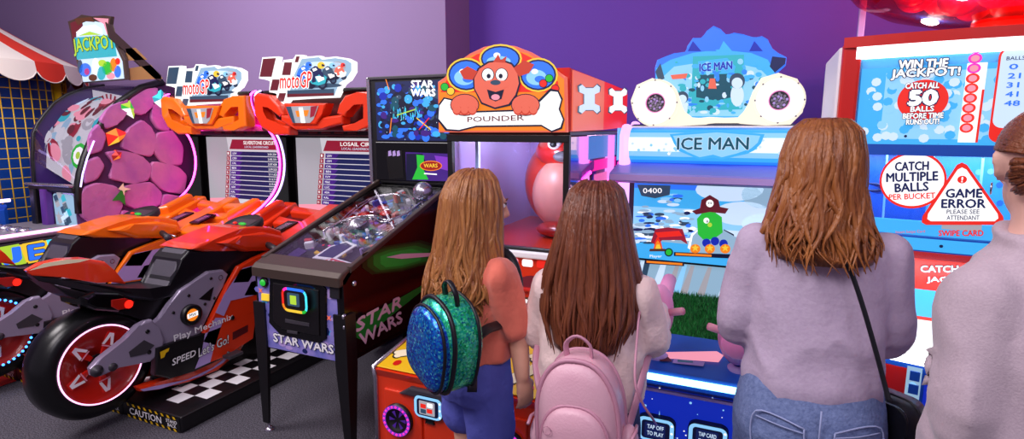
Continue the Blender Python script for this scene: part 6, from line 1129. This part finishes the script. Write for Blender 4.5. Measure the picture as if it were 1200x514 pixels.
hair(t, g, [(0, 1.622, -.008, .01, .01, .012), (.05, 1.618, -.01, .01, .05, .058), (.13, 1.59, -.012, .005, .078, .096), (.28, 1.53, -.014, .0, .09, .114), (.5, 1.45, -.016, -.005, .096, .12), (.7, 1.37, -.016, -.015, .115, .126), (.85, 1.31, -.01, -.02, .135, .133), (1, 1.245, -.0, -.03, .128, .14)], (-122, 122), 'hair_auburn', 220, .021, 5, .0115, freq=2.0, curl=.06)
# crossbody bag
t = thing('crossbody_bag', 'small black crossbody bag with long thin strap on the woman in mauve', 'bag', (g.o.x + .22, g.o.y - .05, .66))
m = MB(); P = [(990, 300, 1.525), (1000, 325, 1.515), (1012, 362, 1.51), (1024, 405, 1.51), (1033, 440, 1.515), (1038, 462, 1.53)]
pb = PY(1.545); m.tube(spline([g.L(.03, .09, 1.36), g.L(.05, -.02, 1.385)] + [pb.at(*pb.inv(q[0], q[1]), -.02 + .012 * i) - V((0, .0, 0)) for i, q in enumerate(P)], 5), .0062, 'leather_black', 8, flat=.35); m.build('strap', t)
m = MB(); c = at_depth(1037, 496, 1.56); bs = Pl(c, g.s * .7 - g.f * .7, (0, 0, 1)); rr_ = rrect(-.085, -.1, .085, .09, .04)
m.loft([[bs.at(a * k, b_ * k, o_) for a, b_ in rr_] for k, o_ in ((.9, -.045), (1, -.035), (1, .035), (.9, .045))], 'leather_black'); m.build('bag', t); m = MB(); m.tube([bs.at(a, b_, .0) for a, b_ in rr_], .004, 'charcoal', 6, closed=True); m.prism(bs, rrect(-.08, -.01, .08, .085, .03), 'leather_black', .01, .045, bev=.004); m.build('flap', t)

# ---------------------------------------------------------------- person at the right edge
g = Fig(.522, 1.43, -28); t = thing('person', 'person in pale mauve sweater with hair pulled back, cut off by the right edge', 'person', (g.o.x, g.o.y, 0))
b = MB(); b.loft([g.ring(z, a, d, 0, f) for z, a, d, f in ((.78, .14, .11, 0), (.88, .165, .115, -.01), (1.0, .14, .1, 0), (1.22, .14, .095, 0), (1.31, .105, .07, 0), (1.36, .07, .06, 0), (1.42, .052, .055, .01))], 'skin')
limb(b, [g.L(0, 0, 1.32), g.L(0, .015, 1.46)], [.058, .053]); hc = g.L(-.0, .03, 1.525); P, M = head(b, g, hc, 1.0, yaw=33, pitch=5)
Ls, Le, Lw = g.L(-.12, 0, 1.27), g.L(-.15, -.02, 1.03), g.L(.02, .09, .90); Rs, Re, Rw = g.L(.155, 0, 1.27), g.L(.2, .0, 1.0), g.L(.17, .13, .88)
for A, E, W_, q in ((Rs, Re, Rw, -1), (Ls, Le, Lw, 1)): limb(b, [A - V((0, 0, .02)), E, W_], [.036, .032, .026]); hand(b, W_, W_ - E, g.s * q, V((0, 0, 1)), 1.0, 40)
for sd in (-1, 1): limb(b, [g.L(sd * .09, 0, .80), g.L(sd * .1, .015, .46), g.L(sd * .1, -.02, .09)], [.1, .062, .044]); b.ell(g.L(sd * .1, .03, .045), (.04, .1, .04), 'skin', Matrix((g.s, g.f, V((0, 0, 1)))).transposed())
fused('body', b, 'skin_pale', t, .0085, 3); face(t, P, M, 1.0); shoes(t, g, .1, 0, .25, 'white')
m = MB(); m.loft([g.ring(z, a, d, 0, f) for z, a, d, f in ((.74, .17, .15, -.01), (.80, .178, .155, -.005), (.9, .172, .145, 0), (1.05, .165, .138, 0), (1.2, .16, .13, 0), (1.27, .15, .115, 0), (1.32, .13, .095, 0), (1.365, .088, .08, 0), (1.39, .075, .072, .005))], 'skin')
for A, E, W_ in ((Rs, Re, Rw), (Ls, Le, Lw)): limb(m, [A, A.lerp(E, .5), E, E.lerp(W_, .9)], [.076, .074, .07, .048], 18)
m.tube([g.L(.078 * math.cos(6.2832 * k / 24), .005 + .074 * math.sin(6.2832 * k / 24), 1.385 + .012 * math.sin(6.2832 * k / 24)) for k in range(24)], .014, 'skin', 8, closed=True)
fused('sweater', m, 'sweater', t, .009, 6, .021, 5.5, .6, 4)
m = MB(); m.loft([g.ring(z, a, d, 0, f) for z, a, d, f in ((.72, .178, .145, -.015), (.8, .188, .148, -.02), (.9, .17, .13, -.005))], 'skin')
for sd in (-1, 1): limb(m, [g.L(sd * .09, -.01, .80), g.L(sd * .1, .01, .46), g.L(sd * .1, -.015, .1)], [.106, .076, .062], 16)
fused('jeans', m, 'denim_dark', t, .011, 4, .006, 9, .6, 7)
# hair drawn back into a bun
m = MB(); rn = random.Random(19); f_, s_, u_ = M.col[1].copy(), M.col[0].copy(), M.col[2].copy(); bun = P(0, -.12, .01)
for k in range(300):
    th = R(rn.uniform(-100, 100)); q0 = P(rn.choice((-1, 1)) * rn.uniform(.02, .066), rn.uniform(-.075, -.045), rn.uniform(-.075, .01)) if k % 3 == 0 else P(.078 * math.sin(th), .066 * (1 - .35 * abs(math.sin(th))) - .055 * abs(math.sin(th)), .045 + .062 * math.cos(th)); pts = []
    for j in range(12):
        u = j / 11; p = q0.lerp(bun, u); d = p - P(0, -.012, .02); r_ = V((d.dot(s_) / .078, d.dot(f_) / .099, d.dot(u_) / .094)).length
        if u < .9: p = P(0, -.012, .02) + d * ((1.03 + .02 * rn.random()) / max(r_, .2))
        pts.append(p)
    m.tube(pts, [.009 * (1 - .5 * u / 11) for u in range(12)], 'hair_chestnut', 6, flat=.5)
m.ell(P(0, -.018, .028), (.077, .094, .092), 'hair_chestnut', M, 18) if 0 else None
m.ell(bun + f_ * -.01, (.038, .034, .036), 'hair_chestnut', M, 14)
for k in range(16): a = .39 * k; m.tube([bun + (s_ * math.cos(a + .5 * j) + u_ * math.sin(a + .5 * j)) * (.036 - .004 * j) - f_ * (.005 * j + .01) for j in range(5)], .008, 'hair_chestnut', 6)
m.build('hair', t)
MB().tube([P(-.082 + .002 * math.cos(6.28 * k / 12), -.008 + .009 * math.cos(6.28 * k / 12), -.048 + .011 * math.sin(6.28 * k / 12)) for k in range(12)], .0018, 'chrome', 6, closed=True).build('earring', t)
